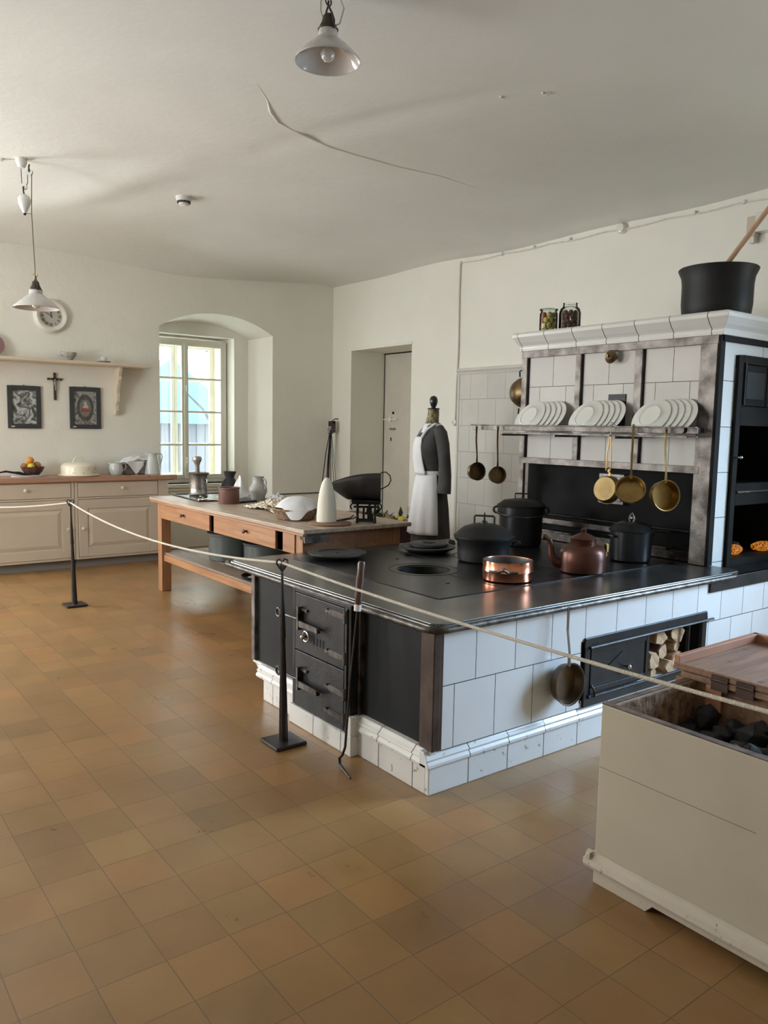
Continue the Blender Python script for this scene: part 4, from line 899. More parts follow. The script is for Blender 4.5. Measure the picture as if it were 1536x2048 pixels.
# folded two leaf lid lying on the back half
LY0, LY1, LX0, LX1 = 2.655, 3.25, -1.655, .34
b = bb(); b.box(LX0+.03, LY0, BZ+.001, LX1-.03, LY1, BZ+.024); b.box(LX0+.01, LY0, BZ-.045, LX0+.05, LY1, BZ+.001); lid = obj('lid', b, M_rawwood, t, bevel=.003)
b = bb(); b.box(LX0, LY0, BZ+.026, LX1, LY1+.0, BZ+.044); lf = obj('lid_leaf', b, M_rawwood, t, bevel=.003)
b = bb()
b.box(LX0, LY0, BZ+.044, LX0+.022, LY1, BZ+.078); b.box(LX0, LY1-.022, BZ+.044, LX1, LY1, BZ+.078)
obj('leaf_batten', b, wood('orange_batten', (.52, .25, .14), (.36, .16, .09), 'y', .6), lf, bevel=.002)
b = bb(); b.box(LX0+.0, LY0-.002, BZ+.044, LX1, LY0+.012, BZ+.052); obj('leaf_edge', b, M_rawwood, lf, bevel=.002)
for x in (-1.50, -1.405, .0):
    b = bb(); b.box(x, LY0-.004, BZ-.012, x+.065, LY0+.001, BZ+.043); b.tube([(x, LY0-.003, BZ+.025), (x+.065, LY0-.003, BZ+.025)], .006, 8)
    obj('hinge', b, mat('rusty_hinge', (.10, .06, .045), .6, .4, var=.3), lid)
b = bb(); b.box(BX0+.036, LY0+.02, .45, BX1-.04, LY0+.045, BZ-.0); obj('cross_bar', b, M_rawwood, t)
b = bb(); b.box(-1.52, LY0+.0, .12, -1.46, LY0+.02, BZ); obj('inner_post', b, wood('orange_batten', (.5, .25, .14), (.4, .2, .1)), t)
# coal: individual lumps on a heap
rs = random.Random(3); protos = []
for k in range(6):
    bm = bmesh.new(); bmesh.ops.create_icosphere(bm, subdivisions=1, radius=1)
    for v in bm.verts: v.co *= .78+.4*rs.random()
    b = B(); b.v = [tuple(v.co) for v in bm.verts]; b.f = [tuple(v.index for v in f.verts) for f in bm.faces]; b.sm = [False]*len(b.f); bm.free()
    o = obj('coal_lump', b, M_coal, bevel=.06, seg=1); protos.append(o)
n = 0
for iy in range(6):
    for ix in range(17):
        x = BX0+.10+ix*.105+rs.uniform(-.02, .02); y = BY0+.085+iy*.075+rs.uniform(-.015, .015)
        r_ = rs.uniform(.048, .064); z = .53+.035*sin(x*5)+.03*cos(y*9)+rs.uniform(-.01, .02)
        if n < 6: o = protos[n]
        else: o = protos[n % 6].copy(); COL.objects.link(o)
        o.location = (x, y, z); o.scale = (r_, r_*.9, r_*.8); o.rotation_euler = (rs.random()*6, rs.random()*6, rs.random()*6)
        tag(o, 'black lump of coal on the heap inside the white coal box', 'coal', 'coal heaped in the coal box'); n += 1
b = bb(); b.box(BX0+.037, BY0+.035, .11, BX1-.04, LY0, .49); obj('coal_bed', b, M_coal, t)

# ================================================================== WORK TABLE
TX0, TX1, TY0, TY1, TZ = -7.15, -4.40, 2.69, 3.60, .87
t = thing('work_table', 'long orange pine kitchen work table with drawers and a slatted lower shelf', 'table', (-5.8, 3.15, 0))
def tb():
    b = B(); b.m = Matrix.Translation((5.8, -3.15, 0)); return b
b = tb(); b.box(TX0, TY0, TZ-.03, TX1, TY1, TZ); obj('table_top', b, M_tabletop, t, bevel=.006)
b = tb(); b.box(TX0+.02, TY0-.002, TZ-.045, TX1-.01, TY0+.03, TZ-.03); obj('edge_strip', b, M_pine, t, bevel=.003)
lx = [(TX0+.10, TX0+.19), (TX1-.17, TX1-.08)]; ly = [(TY0+.04, TY0+.13), (TY1-.13, TY1-.04)]
for x0, x1 in lx:
    for y0, y1 in ly:
        b = tb(); b.box(x0, y0, 0, x1, y1, TZ-.045); obj('leg', b, M_pinev, t, bevel=.004)
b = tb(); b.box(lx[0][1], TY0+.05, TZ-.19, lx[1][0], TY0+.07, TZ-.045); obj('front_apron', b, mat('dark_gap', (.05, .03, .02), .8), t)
b = tb(); b.box(lx[0][1], TY1-.07, TZ-.19, lx[1][0], TY1-.05, TZ-.03); obj('back_apron', b, M_pine, t)
b = tb(); b.box(TX1-.12, TY0+.06, TZ-.19, TX1-.085, TY1-.06, TZ-.03); obj('end_apron', b, M_pine, t)
b = tb(); b.box(TX0+.11, TY0+.13, TZ-.19, TX0+.14, TY1-.13, TZ-.03); obj('end_apron', b, M_pine, t)
# small recess in the right front corner with a metal bracket
b = tb(); b.box(TX1-.085, TY0+.02, TZ-.075, TX1-.005, TY0+.06, TZ-.05); b.box(TX1-.02, TY0+.01, TZ-.09, TX1-.003, TY0+.20, TZ-.045); obj('corner_bracket', b, M_steel, t, bevel=.002)
for x0, x1, kx in ((lx[0][1]+.005, -5.91, -6.42), (-5.83, -4.83, -5.26)):
    b = tb(); b.box(x0, TY0+.028, TZ-.185, x1, TY0+.049, TZ-.048); d_ = obj('drawer', b, M_pine, t, bevel=.004)
    b = tb(); b.frame((kx+5.8, TY0+.028-3.15, TZ-.108), (0, -1, 0)); b.lathe([(0, 0), (.010, 0), (.007, .014), (.016, .022), (.018, .030), (.010, .036), (0, .037)], 16); obj('knob', b, mat('dark_knob', (.09, .05, .035), .4), d_)
b = tb(); b.box(-4.73, TY0+.03, TZ-.185, lx[1][0]+.0, TY0+.049, TZ-.048); obj('front_panel', b, M_pine, t, bevel=.003)
b = tb(); b.box(-4.83, TY0+.05, TZ-.185, -4.73, TY0+.06, TZ-.048); b.box(-5.91, TY0+.05, TZ-.185, -5.83, TY0+.06, TZ-.048); obj('drawer_gap', b, M_black, t)
b = tb(); b.box(lx[0][1], TY0+.06, .285, lx[1][0], TY0+.09, .345); b.box(lx[0][1], TY1-.09, .285, lx[1][0], TY1-.06, .345)
b.box(lx[0][0]+.02, TY0+.13, .285, lx[0][1]-.02, TY1-.13, .345); obj('shelf_rail', b, M_pine, t, bevel=.003)
b = tb()
for k in range(4): y = TY0+.07+k*.19; b.box(lx[0][0]+.02, y, .345, lx[1][1]-.02, y+.18, .365)
obj('shelf', b, wood('grey_shelf', (.34, .26, .20), (.22, .16, .12), 'x', .6), t, bevel=.002)
# on the lower shelf
t = thing('lidded_stockpot', 'dark green-grey enamel pot with lid on the lower shelf of the work table', 'pot', (-6.33, 3.12, .365))
b = B(); b.lathe([(0, 0), (.185, 0), (.195, .008), (.198, .10), (.196, .215), (.206, .222), (.206, .236), (.19, .24), (.18, .02), (0, .02)], 48); obj('pot_body', b, mat('green_grey_enamel', (.10, .12, .115), .25, coat=.4), t)
b = B(); b.lathe([(.21, .236), (.21, .246), (.17, .252), (.15, .275), (.06, .285), (0, .287)], 48); obj('lid', b, M_pot, t)
t = thing('stockpot', 'wide dark enamel pot behind the lidded one on the lower table shelf', 'pot', (-5.88, 3.24, .365))
b = B(); b.lathe([(0, 0), (.19, 0), (.20, .008), (.205, .18), (.215, .19), (.21, .20), (.2, .19), (.18, .02), (0, .02)], 48); obj('pot_body', b, mat('green_grey_enamel', (.1, .12, .11)), t)
b = B(); b.lathe([(.21, .19), (.212, .20), (.17, .21), (.08, .222), (0, .224)], 48); obj('lid', b, M_pot, t)
t = thing('enamel_dish', 'dark round dish with a pale inside at the right end of the lower table shelf', 'dish', (-5.38, 2.90, .365))
b = B(); b.lathe([(0, .0), (.12, 0), (.14, .012), (.15, .03), (.145, .032), (.135, .018), (.115, .008), (0, .008)], 40); obj('disc', b, M_greypot, t)
b = B(); b.lathe([(0, .0085), (.10, .0085), (.10, .012), (0, .012)], 32); obj('pale_inside', b, M_enamel, t)

# ------------------------------------------------------------------ things on the work table
t = thing('mortar', 'ribbed pewter-coloured metal mortar at the far left end of the work table', 'mortar', (-7.04, 3.13, TZ+.012))
b = B(); b.lathe([(0, 0), (.090, 0), (.092, .008), (.082, .018), (.080, .055), (.084, .058), (.084, .064), (.080, .067), (.081, .10), (.085, .103), (.085, .109), (.081, .112), (.083, .175), (.098, .195), (.104, .205), (.098, .209), (.078, .19), (.072, .04), (0, .03)], 48); obj('mortar_body', b, M_silver, t)
b = B(); b.tube([(.082, .03, .15), (.105, .04, .15), (.105, .04, .10), (.082, .03, .10)], .007, 8); obj('handle', b, M_silver, t)
t = thing('pestle', 'metal pestle with a rounded knob standing in the mortar', 'pestle', (-7.04, 3.13, TZ+.045))
b = B(); b.at((0, 0, 0), rx=.04); b.lathe([(0, 0), (.032, .004), (.036, .02), (.022, .06), (.018, .15), (.020, .24), (.030, .272), (.042, .29), (.044, .308), (.036, .325), (.015, .332), (0, .333)], 28); obj('shaft', b, M_silver, t)
t = thing('baking_tray', 'thin black rectangular tray lying under the mortar on the work table', 'tray', (-6.80, 3.13, TZ))
b = B(); b.at((0, 0, 0), rz=-.08); b.box(-.36, -.22, 0, .36, .22, .004)
for q in ((-.37, -.23, .37, -.22), (-.37, .22, .37, .23), (-.37, -.22, -.36, .22), (.36, -.22, .37, .22)): b.box(q[0], q[1], 0, q[2], q[3], .012)
obj('tray_pan', b, M_pot, t, bevel=.002)
t = thing('baking_tray', 'dark tray with a white paper on it beside the brown crock', 'tray', (-6.42, 3.22, TZ+.001))
b = B(); b.at((0, 0, 0), rz=.25); b.box(-.20, -.14, 0, .20, .14, .016); obj('tray_pan', b, M_pot, t, bevel=.005)
b = B(); b.at((-.02, 0, .017), rz=.5); b.box(-.06, -.04, 0, .06, .04, .001); tag(obj('paper_card', b, M_paper, loc=(-6.46, 3.20, TZ+.001)), 'small white card lying on the dark tray', 'card')
M_chrome = mat('shiny_nickel', (.7, .68, .65), .15, 1)
t = thing('tongs', 'shiny metal tongs lying at the front edge of the work table', 'tongs', (-6.50, 2.90, TZ+.012))
b = B(); b.tube([(0, 0, 0), (-.03, .04, .01), (-.12, .09, .012), (-.22, .10, .008)], .008, 8); b.ball((0, 0, .002), .017, 12); obj('tong_arm', b, M_chrome, t)
b = B(); b.tube([(0, 0, 0), (.05, .05, .012), (.13, .11, .01), (.2, .12, .006)], .008, 8); obj('tong_arm', b, M_chrome, t)
t = thing('crock', 'small brown glazed stoneware crock on the work table', 'crock', (-6.226, 3.048, TZ))
b = B(); b.lathe([(0, 0), (.086, 0), (.090, .005), (.089, .125), (.096, .130), (.096, .140), (.092, .143), (.082, .141), (.080, .02), (0, .012)], 48); obj('crock_body', b, M_crock, t)
t = thing('black_vase', 'matt black waisted pitcher near the window end of the work table', 'vase', (-7.0, 3.436, TZ))
b = B(); b.lathe([(0, 0), (.050, 0), (.052, .005), (.072, .045), (.084, .085), (.074, .12), (.046, .160), (.042, .172), (.062, .226), (.059, .227), (.038, .172), (.04, .145), (.06, .1), (.06, .05), (0, .02)], 40); obj('vase_body', b, mat('matt_black_clay', (.03, .032, .034), .6), t)
t = thing('stoneware_jug', 'grey two-tone stoneware jug with a strap handle on the work table', 'jug', (-6.289, 3.363, TZ))
b = B(); b.lathe([(0, 0), (.058, 0), (.060, .006), (.064, .05), (.082, .088), (.080, .12), (.056, .155), (.050, .17), (.052, .215), (.055, .222), (.052, .225), (.046, .215), (.045, .17), (.07, .11), (.05, .02), (0, .01)], 40); obj('jug_body', b, M_grey_st, t)
b = B(); b.at(rz=.35); b.tube([(.048, 0, .205), (.075, 0, .205), (.092, 0, .18), (.090, 0, .14), (.076, 0, .115)], .008, 8); obj('handle', b, M_grey_st, t)
def cloth(nm, lb, loc, fn, m, grp=None, nu=36, nv=36, rz=0, thick=.004, sub=1):
    b = B(); b.grid(fn, nu, nv); return tag(obj(nm, b, m, loc=loc, rz=rz, solid=thick, sub=sub), lb, 'cloth', grp)
def heap(w, d, h, f=1.0, seed=0, floor=.006):
    r_ = random.Random(seed); ph = [r_.uniform(0, 6) for _ in range(6)]
    def fn(u, v):
        x, y = (u-.5)*w, (v-.5)*d; q = math.exp(-((x/w*2.6)**2+(y/d*2.6)**2))
        z = h*q*(1+.25*sin(9*u*f+ph[0])*cos(7*v*f+ph[1]))+.010*(1+sin(23*u*f+11*v+ph[2]))*(.3+q)+.006*(1+sin(31*v*f-9*u+ph[3]))
        return (x+.02*sin(8*v+ph[4]), y+.02*sin(9*u+ph[5]), max(floor, z))
    return fn
cloth('linen_cloth', 'white linen cloth bundled between the black pitcher and the grey jug', (-6.62, 3.33, TZ), heap(.24, .26, .16, seed=2), M_cloth, rz=.6)
cloth('linen_cloth', 'pale grey crumpled cloth lying behind the grey jug', (-6.10, 3.46, TZ), heap(.36, .18, .06, 1.3, seed=5), mat('grey_linen', (.5, .49, .52), .9))
t = obj('dough_pile', (lambda b: b.grid(heap(.62, .42, .055, 3.0, 4, .004), 60, 40))(B()), mat('flour_dough', (.70, .62, .50), .9, var=.1, vscale=20, bump=.7, bscale=40), loc=(-5.62, 3.22, TZ)); tag(t, 'heap of pale crumbly noodles and flour in the middle of the work table', 'dough')
t = thing('wicker_basket', 'round woven wicker basket under a white cloth on the work table', 'basket', (-4.98, 2.97, TZ))
b = B(); b.lathe([(0, 0), (.12, 0), (.128, .006), (.158, .07), (.166, .075), (.160, .082), (.150, .072), (.118, .012), (0, .01)], 48, sx=1.12)
obj('basket_body', b, M_wicker, t)
b = B()
for k in range(26):
    a = 2*pi*k/26
    b.tube([(.127*1.12*cos(a), .127*sin(a), .004), (.147*1.12*cos(a), .147*sin(a), .042), (.165*1.12*cos(a), .165*sin(a), .078)], .0042, 5)
for z in (.014, .028, .042, .056, .070): r_ = .130+.5*z*.9; b.tube([(r_*1.12*cos(2*pi*i/40), r_*sin(2*pi*i/40), z+.002*sin(i*pi)) for i in range(40)], .0038, 5, closed=True)
obj('weave', b, M_wicker, t)
b = B(); b.at((-.13, -.13, .04), rz=radians(225)); b.tube([(0, -.035, .03), (.02, -.03, .045), (.028, 0, .05), (.02, .03, .045), (0, .035, .03)], .007, 8); obj('basket_handle', b, M_wicker, t)
def bcloth(u, v):
    a = 2*pi*u; d = (a-radians(318)+pi) % (2*pi)-pi
    L_ = .158+.020*max(0, cos(3*a+1))+.115*max(0, 1-abs(d)/.55)**1.1
    q = v*L_
    if q < .155: r_ = q; z = .092+.075*(1-(q/.155)**2)**.8+.006*sin(3*a+6*v)*v+.005*sin(7*a)*v*v
    else: e_ = q-.155; r_ = .155+.16*e_+.008; z = .092-e_*.95
    return (1.1*r_*cos(a), r_*sin(a), max(.012, z))
cloth('linen_cloth', 'white linen cloth domed over the wicker basket, one corner hanging over its front', (-4.965, 2.985, TZ), bcloth, M_cloth, nu=72, nv=24)
# sugar cone on a round board
t = thing('round_board', 'round wooden board carrying the white sugar cone', 'board', (-4.583, 3.014, TZ))
b = B(); b.lathe([(0, 0), (.145, 0), (.149, .005), (.149, .013), (.144, .017), (0, .017)], 48); obj('disc', b, wood('brown_board', (.30, .17, .11), (.2, .11, .07), 'x', .5), t)
b = B(); b.lathe([(0, 0), (.066, 0), (.070, .004), (.069, .05), (.063, .13), (.053, .20), (.040, .255), (.027, .287), (.012, .305), (0, .309)], 40)
tag(obj('sugar_cone', b, mat('sugar_loaf', (.82, .78, .66), .8, bump=.15, bscale=30), loc=(-4.595, 2.992, TZ+.018)), 'tall cream coloured sugar loaf cone standing on the round board', 'sugar')
t = thing('sugar_nippers', 'small metal sugar nippers lying right of the sugar cone', 'nippers', (-4.545, 3.10, TZ+.022))
b = B(); b.tube([(-.04, -.03, 0), (0, .0, .012), (.02, .045, .022), (.0, .085, .035)], .005, 8); b.tube([(-.05, .01, 0), (.0, .03, .01), (.03, .06, .018), (.03, .10, .03)], .005, 8); b.ball((.0, .02, .012), .01, 10); obj('nipper_arms', b, mat('dark_knob', (.1, .06, .04)), t)
b = B(); b.tube([(-.04, -.03, 0), (-.075, -.045, .0)], .005, 8); obj('nipper_jaw', b, M_chrome, t)
# kitchen scale with scoop
t = thing('kitchen_scale', 'black iron kitchen scale at the right end of the work table', 'scale', (-4.55, 3.30, TZ), radians(52.7))
b = B()
for x in (-.062, .062):
    for y in (-.05, .05): b.lathe([(0, 0), (.012, 0), (.010, .02), (.006, .05), (.010, .08), (.006, .11), (.009, .135)], 12, (x, y, 0))
b.box(-.07, -.056, .010, .07, -.046, .022); b.box(-.07, .046, .010, .07, .056, .022); b.box(-.068, -.05, .010, -.058, .05, .022); b.box(.058, -.05, .010, .068, .05, .022)
obj('stand', b, M_iron, t)
b = B(); b.box(-.10, -.065, .135, .10, .065, .15); b.box(-.105, -.07, .150, .105, .07, .163); b.tube([(-.10, -.07, .14), (-.112, -.07, .12), (-.10, -.07, .10)], .006, 8); b.tube([(.10, -.07, .14), (.112, -.07, .12), (.10, -.07, .10)], .006, 8); obj('platform', b, M_iron, t, bevel=.003)
b = B(); b.box(-.09, -.012, .105, .09, .0, .12); b.box(-.025, -.03, .02, -.010, .03, .11); b.box(.015, -.02, .02, .04, .02, .115); b.lathe([(0, .02), (.022, .02), (.022, .06), (.01, .07), (0, .07)], 16, (.03, .0, 0)); obj('beam', b, M_iron, t)
t = thing('scoop_pan', 'dark tin scoop pan with a wire handle resting on the kitchen scale', 'scoop', (-4.55, 3.30, TZ+.164), radians(52.7))
def scoop(u, v):   # u along, v across
    x = -.275+.375*u
    half = .105*(min(1, .35+1.0*u)); dep = .045+.075*min(1, u*1.6)
    zb = 0.0+.10*max(0, 1-u/.38)**1.15; top = .105+.075*u**.8+.015*sin(pi*u)
    a = (v-.5)*pi*1.02
    y = half*sin(a)*1.0; z = zb+(top-zb)*(1-cos(a))
    return (x, y, z)
b = B(); b.grid(scoop, 24, 20); vs = [scoop(1, j/20) for j in range(21)]; b.add(vs+[(.10, 0, .17)], [(j, j+1, 21) for j in range(20)]); obj('scoop_body', b, mat('dark_tin', (.06, .055, .05), .5, .5, var=.2), t, solid=.004)
b = B(); b.tube([(.10, 0, .195), (.135, 0, .200), (.165, 0, .175), (.172, 0, .14), (.155, 0, .105), (.12, 0, .085), (.095, 0, .075)], .004, 8); obj('wire_handle', b, M_iron, t)

# ================================================================== DRESS FORM
DF = thing('dress_form', 'dress form on the tiled floor wearing a charcoal dress and a white apron, turned left', 'mannequin', (-5.66, 4.85, 0), radians(-114))
def loft(b, secs, n=40, fold=0, nf=14, cap=True):
    """secs: (z, cx, rx, ry) ellipses, local +x is the front"""
    vs = []; m_ = len(secs)
    for (z, cx, rx, ry, *fo) in secs:
        f_ = fo[0] if fo else 0
        for i in range(n):
            a = 2*pi*i/n; k = 1+f_*sin(nf*a+z*1.5)
            e = .92; vs.append((cx+rx*k*math.copysign(abs(cos(a))**e, cos(a)), ry*k*math.copysign(abs(sin(a))**e, sin(a)), z))
    fs = [(j*n+i, j*n+(i+1) % n, (j+1)*n+(i+1) % n, (j+1)*n+i) for j in range(m_-1) for i in range(n)]
    if cap: fs += [tuple(range(n-1, -1, -1)), tuple((m_-1)*n+i for i in range(n))]
    b.add(vs, fs, True)
b = B(); b.lathe([(0, 1.735), (.018, 1.735), (.022, 1.75), (.03, 1.765), (.038, 1.79), (.038, 1.815), (.028, 1.84), (.01, 1.85), (0, 1.852)], 24, (-.01, 0, 0)); obj('neck_finial', b, mat('black_lacquer', (.015, .015, .015), .3, coat=.5), DF)
b = B(); loft(b, [(1.56, .0, .075, .085), (1.60, .0, .062, .066), (1.65, -.008, .055, .056), (1.70, -.012, .052, .052), (1.725, -.012, .052, .052)], 32); obj('neck', b, mat('gold_jacquard', (.35, .28, .12), .5, col2=(.04, .04, .035), vscale=45), DF)
b = B(); b.lathe([(0, 1.725), (.056, 1.725), (.058, 1.732), (.05, 1.738), (0, 1.74)], 24, (-.012, 0, 0)); obj('neck_cap', b, mat('black_lacquer', (.015,)*3), DF)
# pole and base under the skirt
b = B(); b.cyl(.016, .03, .7, 12); b.lathe([(0, 0), (.17, 0), (.17, .02), (.05, .035), (0, .036)], 32); obj('stand', b, M_iron, DF)
b = B(); loft(b, [(.25, -.01, .19, .20, .05), (.55, -.01, .175, .19, .05), (.80, -.01, .158, .178, .04), (.98, -.01, .138, .162, .02), (1.08, -.005, .112, .14), (1.12, 0, .108, .132), (1.20, .008, .125, .145), (1.30, .022, .145, .16), (1.38, .022, .142, .165), (1.46, .008, .118, .172), (1.52, -.005, .092, .165), (1.565, -.01, .08, .125), (1.59, -.01, .07, .085), (1.60, -.01, .06, .07)], 64, nf=13)
obj('dress', b, M_dress, DF)
for s_, nm in ((1, 'sleeve'), (-1, 'sleeve')):
    b = B(); b.tube([(-.02, s_*.135, 1.545), (-.035, s_*.175, 1.50), (-.05, s_*.20, 1.40), (-.065, s_*.212, 1.25), (-.07, s_*.218, 1.12), (-.065, s_*.222, 1.02), (-.06, s_*.222, .955)], [.05, .060, .060, .056, .060, .064, .068], 18); obj(nm, b, M_dress, DF)
b = B()   # lace collar
b.grid(lambda u, v: ((-.01+(.073+.035*v)*cos(2*pi*u)), (.086+.05*v)*sin(2*pi*u), 1.592-.035*v-.05*max(0, cos(2*pi*u))*v), 40, 4); obj('lace_collar', b, M_cloth, DF, solid=.003)
def bib(u, v):  # u across, v down
    z = 1.47-.35*v; w = .10+.035*v
    a = (u-.5)*2
    rx = .142 if z < 1.38 else .142-(z-1.38)*.30
    if z < 1.28: rx = .142-(1.28-z)*.16
    return (.018+(rx+.012)*math.sqrt(max(.05, 1-(a*w/.165)**2)), a*w, z)
b = B(); b.grid(bib, 18, 14); ap = obj('apron_bib', b, M_apron, DF, solid=.005)
def apskirt(u, v):
    z = 1.125-.56*v; a = (u-.5)*radians(190)
    rx = .128+.078*v**.7+.008*sin(u*36)*v; ry = .150+.072*v**.7+.006*sin(u*36)*v
    return (.0+rx*cos(a), ry*sin(a), z)
b = B(); b.grid(apskirt, 72, 16); obj('apron_skirt', b, M_apron, DF, solid=.005)
b = B(); b.grid(lambda u, v: (.0+.123*cos(2*pi*u), .147*sin(2*pi*u), 1.155-.045*v), 48, 2); obj('apron_waistband', b, M_apron, DF, solid=.006)
for s_ in (1, -1):
    b = B(); b.tube([(.13, s_*.09, 1.45), (.085, s_*.105, 1.53), (.0, s_*.10, 1.588), (-.07, s_*.07, 1.56), (-.10, s_*.02, 1.5)], .014, 8); obj('apron_strap', b, M_apron, DF)

# ================================================================== CHEST WITH FRUIT BEHIND THE TABLE
t = thing('low_chest', 'low dark reddish wooden chest behind the work table carrying fruit', 'chest', (-6.60, 4.85, 0))
b = B(); b.box(-.62, -.26, .03, .56, .26, .58); obj('chest_body', b, wood('dark_mahogany', (.09, .03, .022), (.05, .018, .014), 'x', .4), t, bevel=.005)
b = B(); b.box(-.65, -.29, .58, .59, .29, .61); obj('chest_top', b, wood('dark_mahogany', (.1,)*3, (.05,)*3), t, bevel=.005)
M_or = mat('orange_peel', (.62, .27, .035), .45, bump=.2, bscale=80); M_le = mat('lemon_peel', (.60, .50, .06), .45); M_ap = mat('red_apple', (.25, .05, .03), .3, col2=(.42, .25, .08)); M_leaf = mat('laurel_leaf', (.05, .10, .035), .5, var=.3); M_po = mat('pinkish_pomegranate', (.40, .20, .14), .5, var=.2)
FX = [((-6.52, 4.80), .042, M_or, 'orange', 'orange at the left end of the fruit on the dark chest'), ((-6.28, 4.80), .038, M_or, 'orange', 'orange in the middle of the fruit on the dark chest'), ((-6.40, 4.70), .032, M_ap, 'apple', 'small red apple between the two oranges'),
      ((-6.14, 4.72), .04, M_po, 'apple', 'pinkish apple on the dark chest close to the apron'), ((-6.02, 4.80), .042, M_le, 'lemon', 'yellow lemon on the dark chest beside the apron'), ((-6.16, 4.86), .036, M_le, 'lemon', 'lemon lying behind the pinkish apple'), ((-6.04, 4.66), .034, M_ap, 'apple', 'dark red apple at the right end of the fruit on the chest')]
for (x, y), r_, m_, k_, lb in FX:
    t = thing(k_, lb, 'fruit', (x, y, .612+r_*.9))
    b = B(); b.ball((0, 0, 0), r_, 20, 1, 1, .92); obj('fruit_body', b, m_, t)
    b = B(); b.tube([(0, 0, r_*.85), (.002, 0, r_*1.1)], .003, 6); obj('stalk', b, M_bark, t)
def leaf(b, c, d, l, w):
    d = Vector(d).normalized(); s_ = d.cross(Vector((0, 0, 1))); s_ = s_.normalized() if s_.length > .01 else Vector((1, 0, 0)); n_ = s_.cross(d)
    c = Vector(c); b.add([tuple(c), tuple(c+d*l*.45+s_*w-n_*.006), tuple(c+d*l), tuple(c+d*l*.45-s_*w-n_*.006), tuple(c+d*l*.5)], [(0, 1, 4), (1, 2, 4), (2, 3, 4), (3, 0, 4)], True)
b = B(); rr_ = random.Random(5)
for k in range(60):
    x = -6.5+.5*rr_.random(); leaf(b, (x+6.25, rr_.uniform(-.12, .12), .02+rr_.random()*.03), (rr_.uniform(-1, 1), rr_.uniform(-1, 1), rr_.uniform(-.1, .5)), .07, .018)
leaf(b, (.20, .0, .05), (.05, 0, 1), .12, .03); leaf(b, (-.19, .0, .05), (.4, 0, .8), .1, .03)
o = obj('leaf_garland', b, M_leaf, loc=(-6.25, 4.80, .613), solid=.002); tag(o, 'green leaves lying among the fruit on the dark chest', 'leaves'); o['kind'] = 'stuff'
t = thing('drinking_glass', 'straight clear glass standing behind the lemon beside the apron', 'glass', (-6.10, 4.98, .611))
b = B(); b.lathe([(0, 0), (.035, 0), (.038, .004), (.040, .15), (.037, .15), (.035, .01), (0, .008)], 28); obj('glass_body', b, M_glass, t)
t = thing('iron_basket', 'small dark iron basket whose curved handle rises behind the scale', 'basket', (-6.62, 4.90, .611))
b = B(); b.tube([(-.12, 0, 0), (-.115, 0, .07), (-.07, 0, .13), (0, 0, .155), (.07, 0, .13), (.10, 0, .09)], .012, 8); obj('handle_bow', b, M_iron, t)
b = B(); b.lathe([(0, 0), (.11, 0), (.125, .04), (.12, .04), (.105, .006), (0, .006)], 28); obj('basket_bowl', b, M_iron, t)

# ================================================================== CREAM CABINETS
CX, CXB, WT = -8.55, X0+.005, .975
def cabinet(lb, y0, y1, left_hinge, stile=.0):
    t = thing('base_cabinet', lb, 'cabinet', (CX, y0, 0), 0, 'cream base cabinets under the beech worktop')
    w = y1-y0
    b = B(); b.box(CXB-CX, .0, .095, -.022, w, WT-.052); obj('carcass', b, M_cream, t)
    b = B(); b.box(-.022, 0, .095, 0, .03, WT-.052); b.box(-.022, w-.03-stile, .095, 0, w, WT-.052); b.box(-.022, .03, .095, 0, w-.03-stile, .118); b.box(-.022, .03, .735, 0, w-.03-stile, .752); b.box(-.022, .03, WT-.062, 0, w-.03-stile, WT-.052)
    obj('face_frame', b, M_cream, t, bevel=.002)
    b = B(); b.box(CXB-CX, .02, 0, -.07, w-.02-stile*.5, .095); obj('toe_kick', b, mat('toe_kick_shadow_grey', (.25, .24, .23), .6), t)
    d0, d1 = .035, w-.035-stile
    b = B(); b.box(-.018, d0, .757, .004, d1, WT-.067); d_ = obj('drawer', b, M_cream, t, bevel=.003)
    kn = lambda yy, zz: (lambda b: b.frame((.004, yy, zz), (1, 0, 0)).lathe([(0, 0), (.010, 0), (.008, .010), (.015, .018), (.018, .028), (.012, .036), (0, .038)], 18))(B())
    obj('knob', kn((d0+d1)/2+.03, .845), M_porc, d_)
    b = B(); z0, z1 = .122, .728; b.box(-.018, d0, z0, .0, d1, z1)
    fr_ = .095
    for q in ((d0, d0+fr_, z0, z1), (d1-fr_, d1, z0, z1), (d0+fr_, d1-fr_, z0, z0+fr_), (d0+fr_, d1-fr_, z1-fr_, z1)): b.box(0, q[0], q[2], .007, q[1], q[3])
    do = obj('door', b, M_cream, t, bevel=.004)
    b = B(); i0, i1, k0, k1 = d0+fr_+.012, d1-fr_-.012, z0+fr_+.012, z1-fr_-.012; e = .035
    P = lambda y, z, x: (x, y, z)
    vs = [P(i0, k0, 0), P(i1, k0, 0), P(i1, k1, 0), P(i0, k1, 0), P(i0+e, k0+e, .009), P(i1-e, k0+e, .009), P(i1-e, k1-e, .009), P(i0+e, k1-e, .009)]
    b.add(vs, [(0, 1, 5, 4), (1, 2, 6, 5), (2, 3, 7, 6), (3, 0, 4, 7), (4, 5, 6, 7)]); obj('raised_panel', b, M_cream, do)
    obj('knob', kn(d1-.04 if left_hinge else d0+.04, .425), M_porc, do)
    b = B(); b.box(-.0005, d0-.004, z0-.004, .0, d0, z1+.004); b.box(-.0005, d1, z0-.004, 0, d1+.004, z1+.004); b.box(-.0005, d0, z1, 0, d1, z1+.004); b.box(-.0005, d0, WT-.067, 0, d1, WT-.064); obj('joint_line', b, mat('joint_brown', (.2, .15, .11), .8), t)
    return t
cabinet('cream panelled base cabinet at the left edge of the photo, door knob on its right', 1.38, 2.41, True)
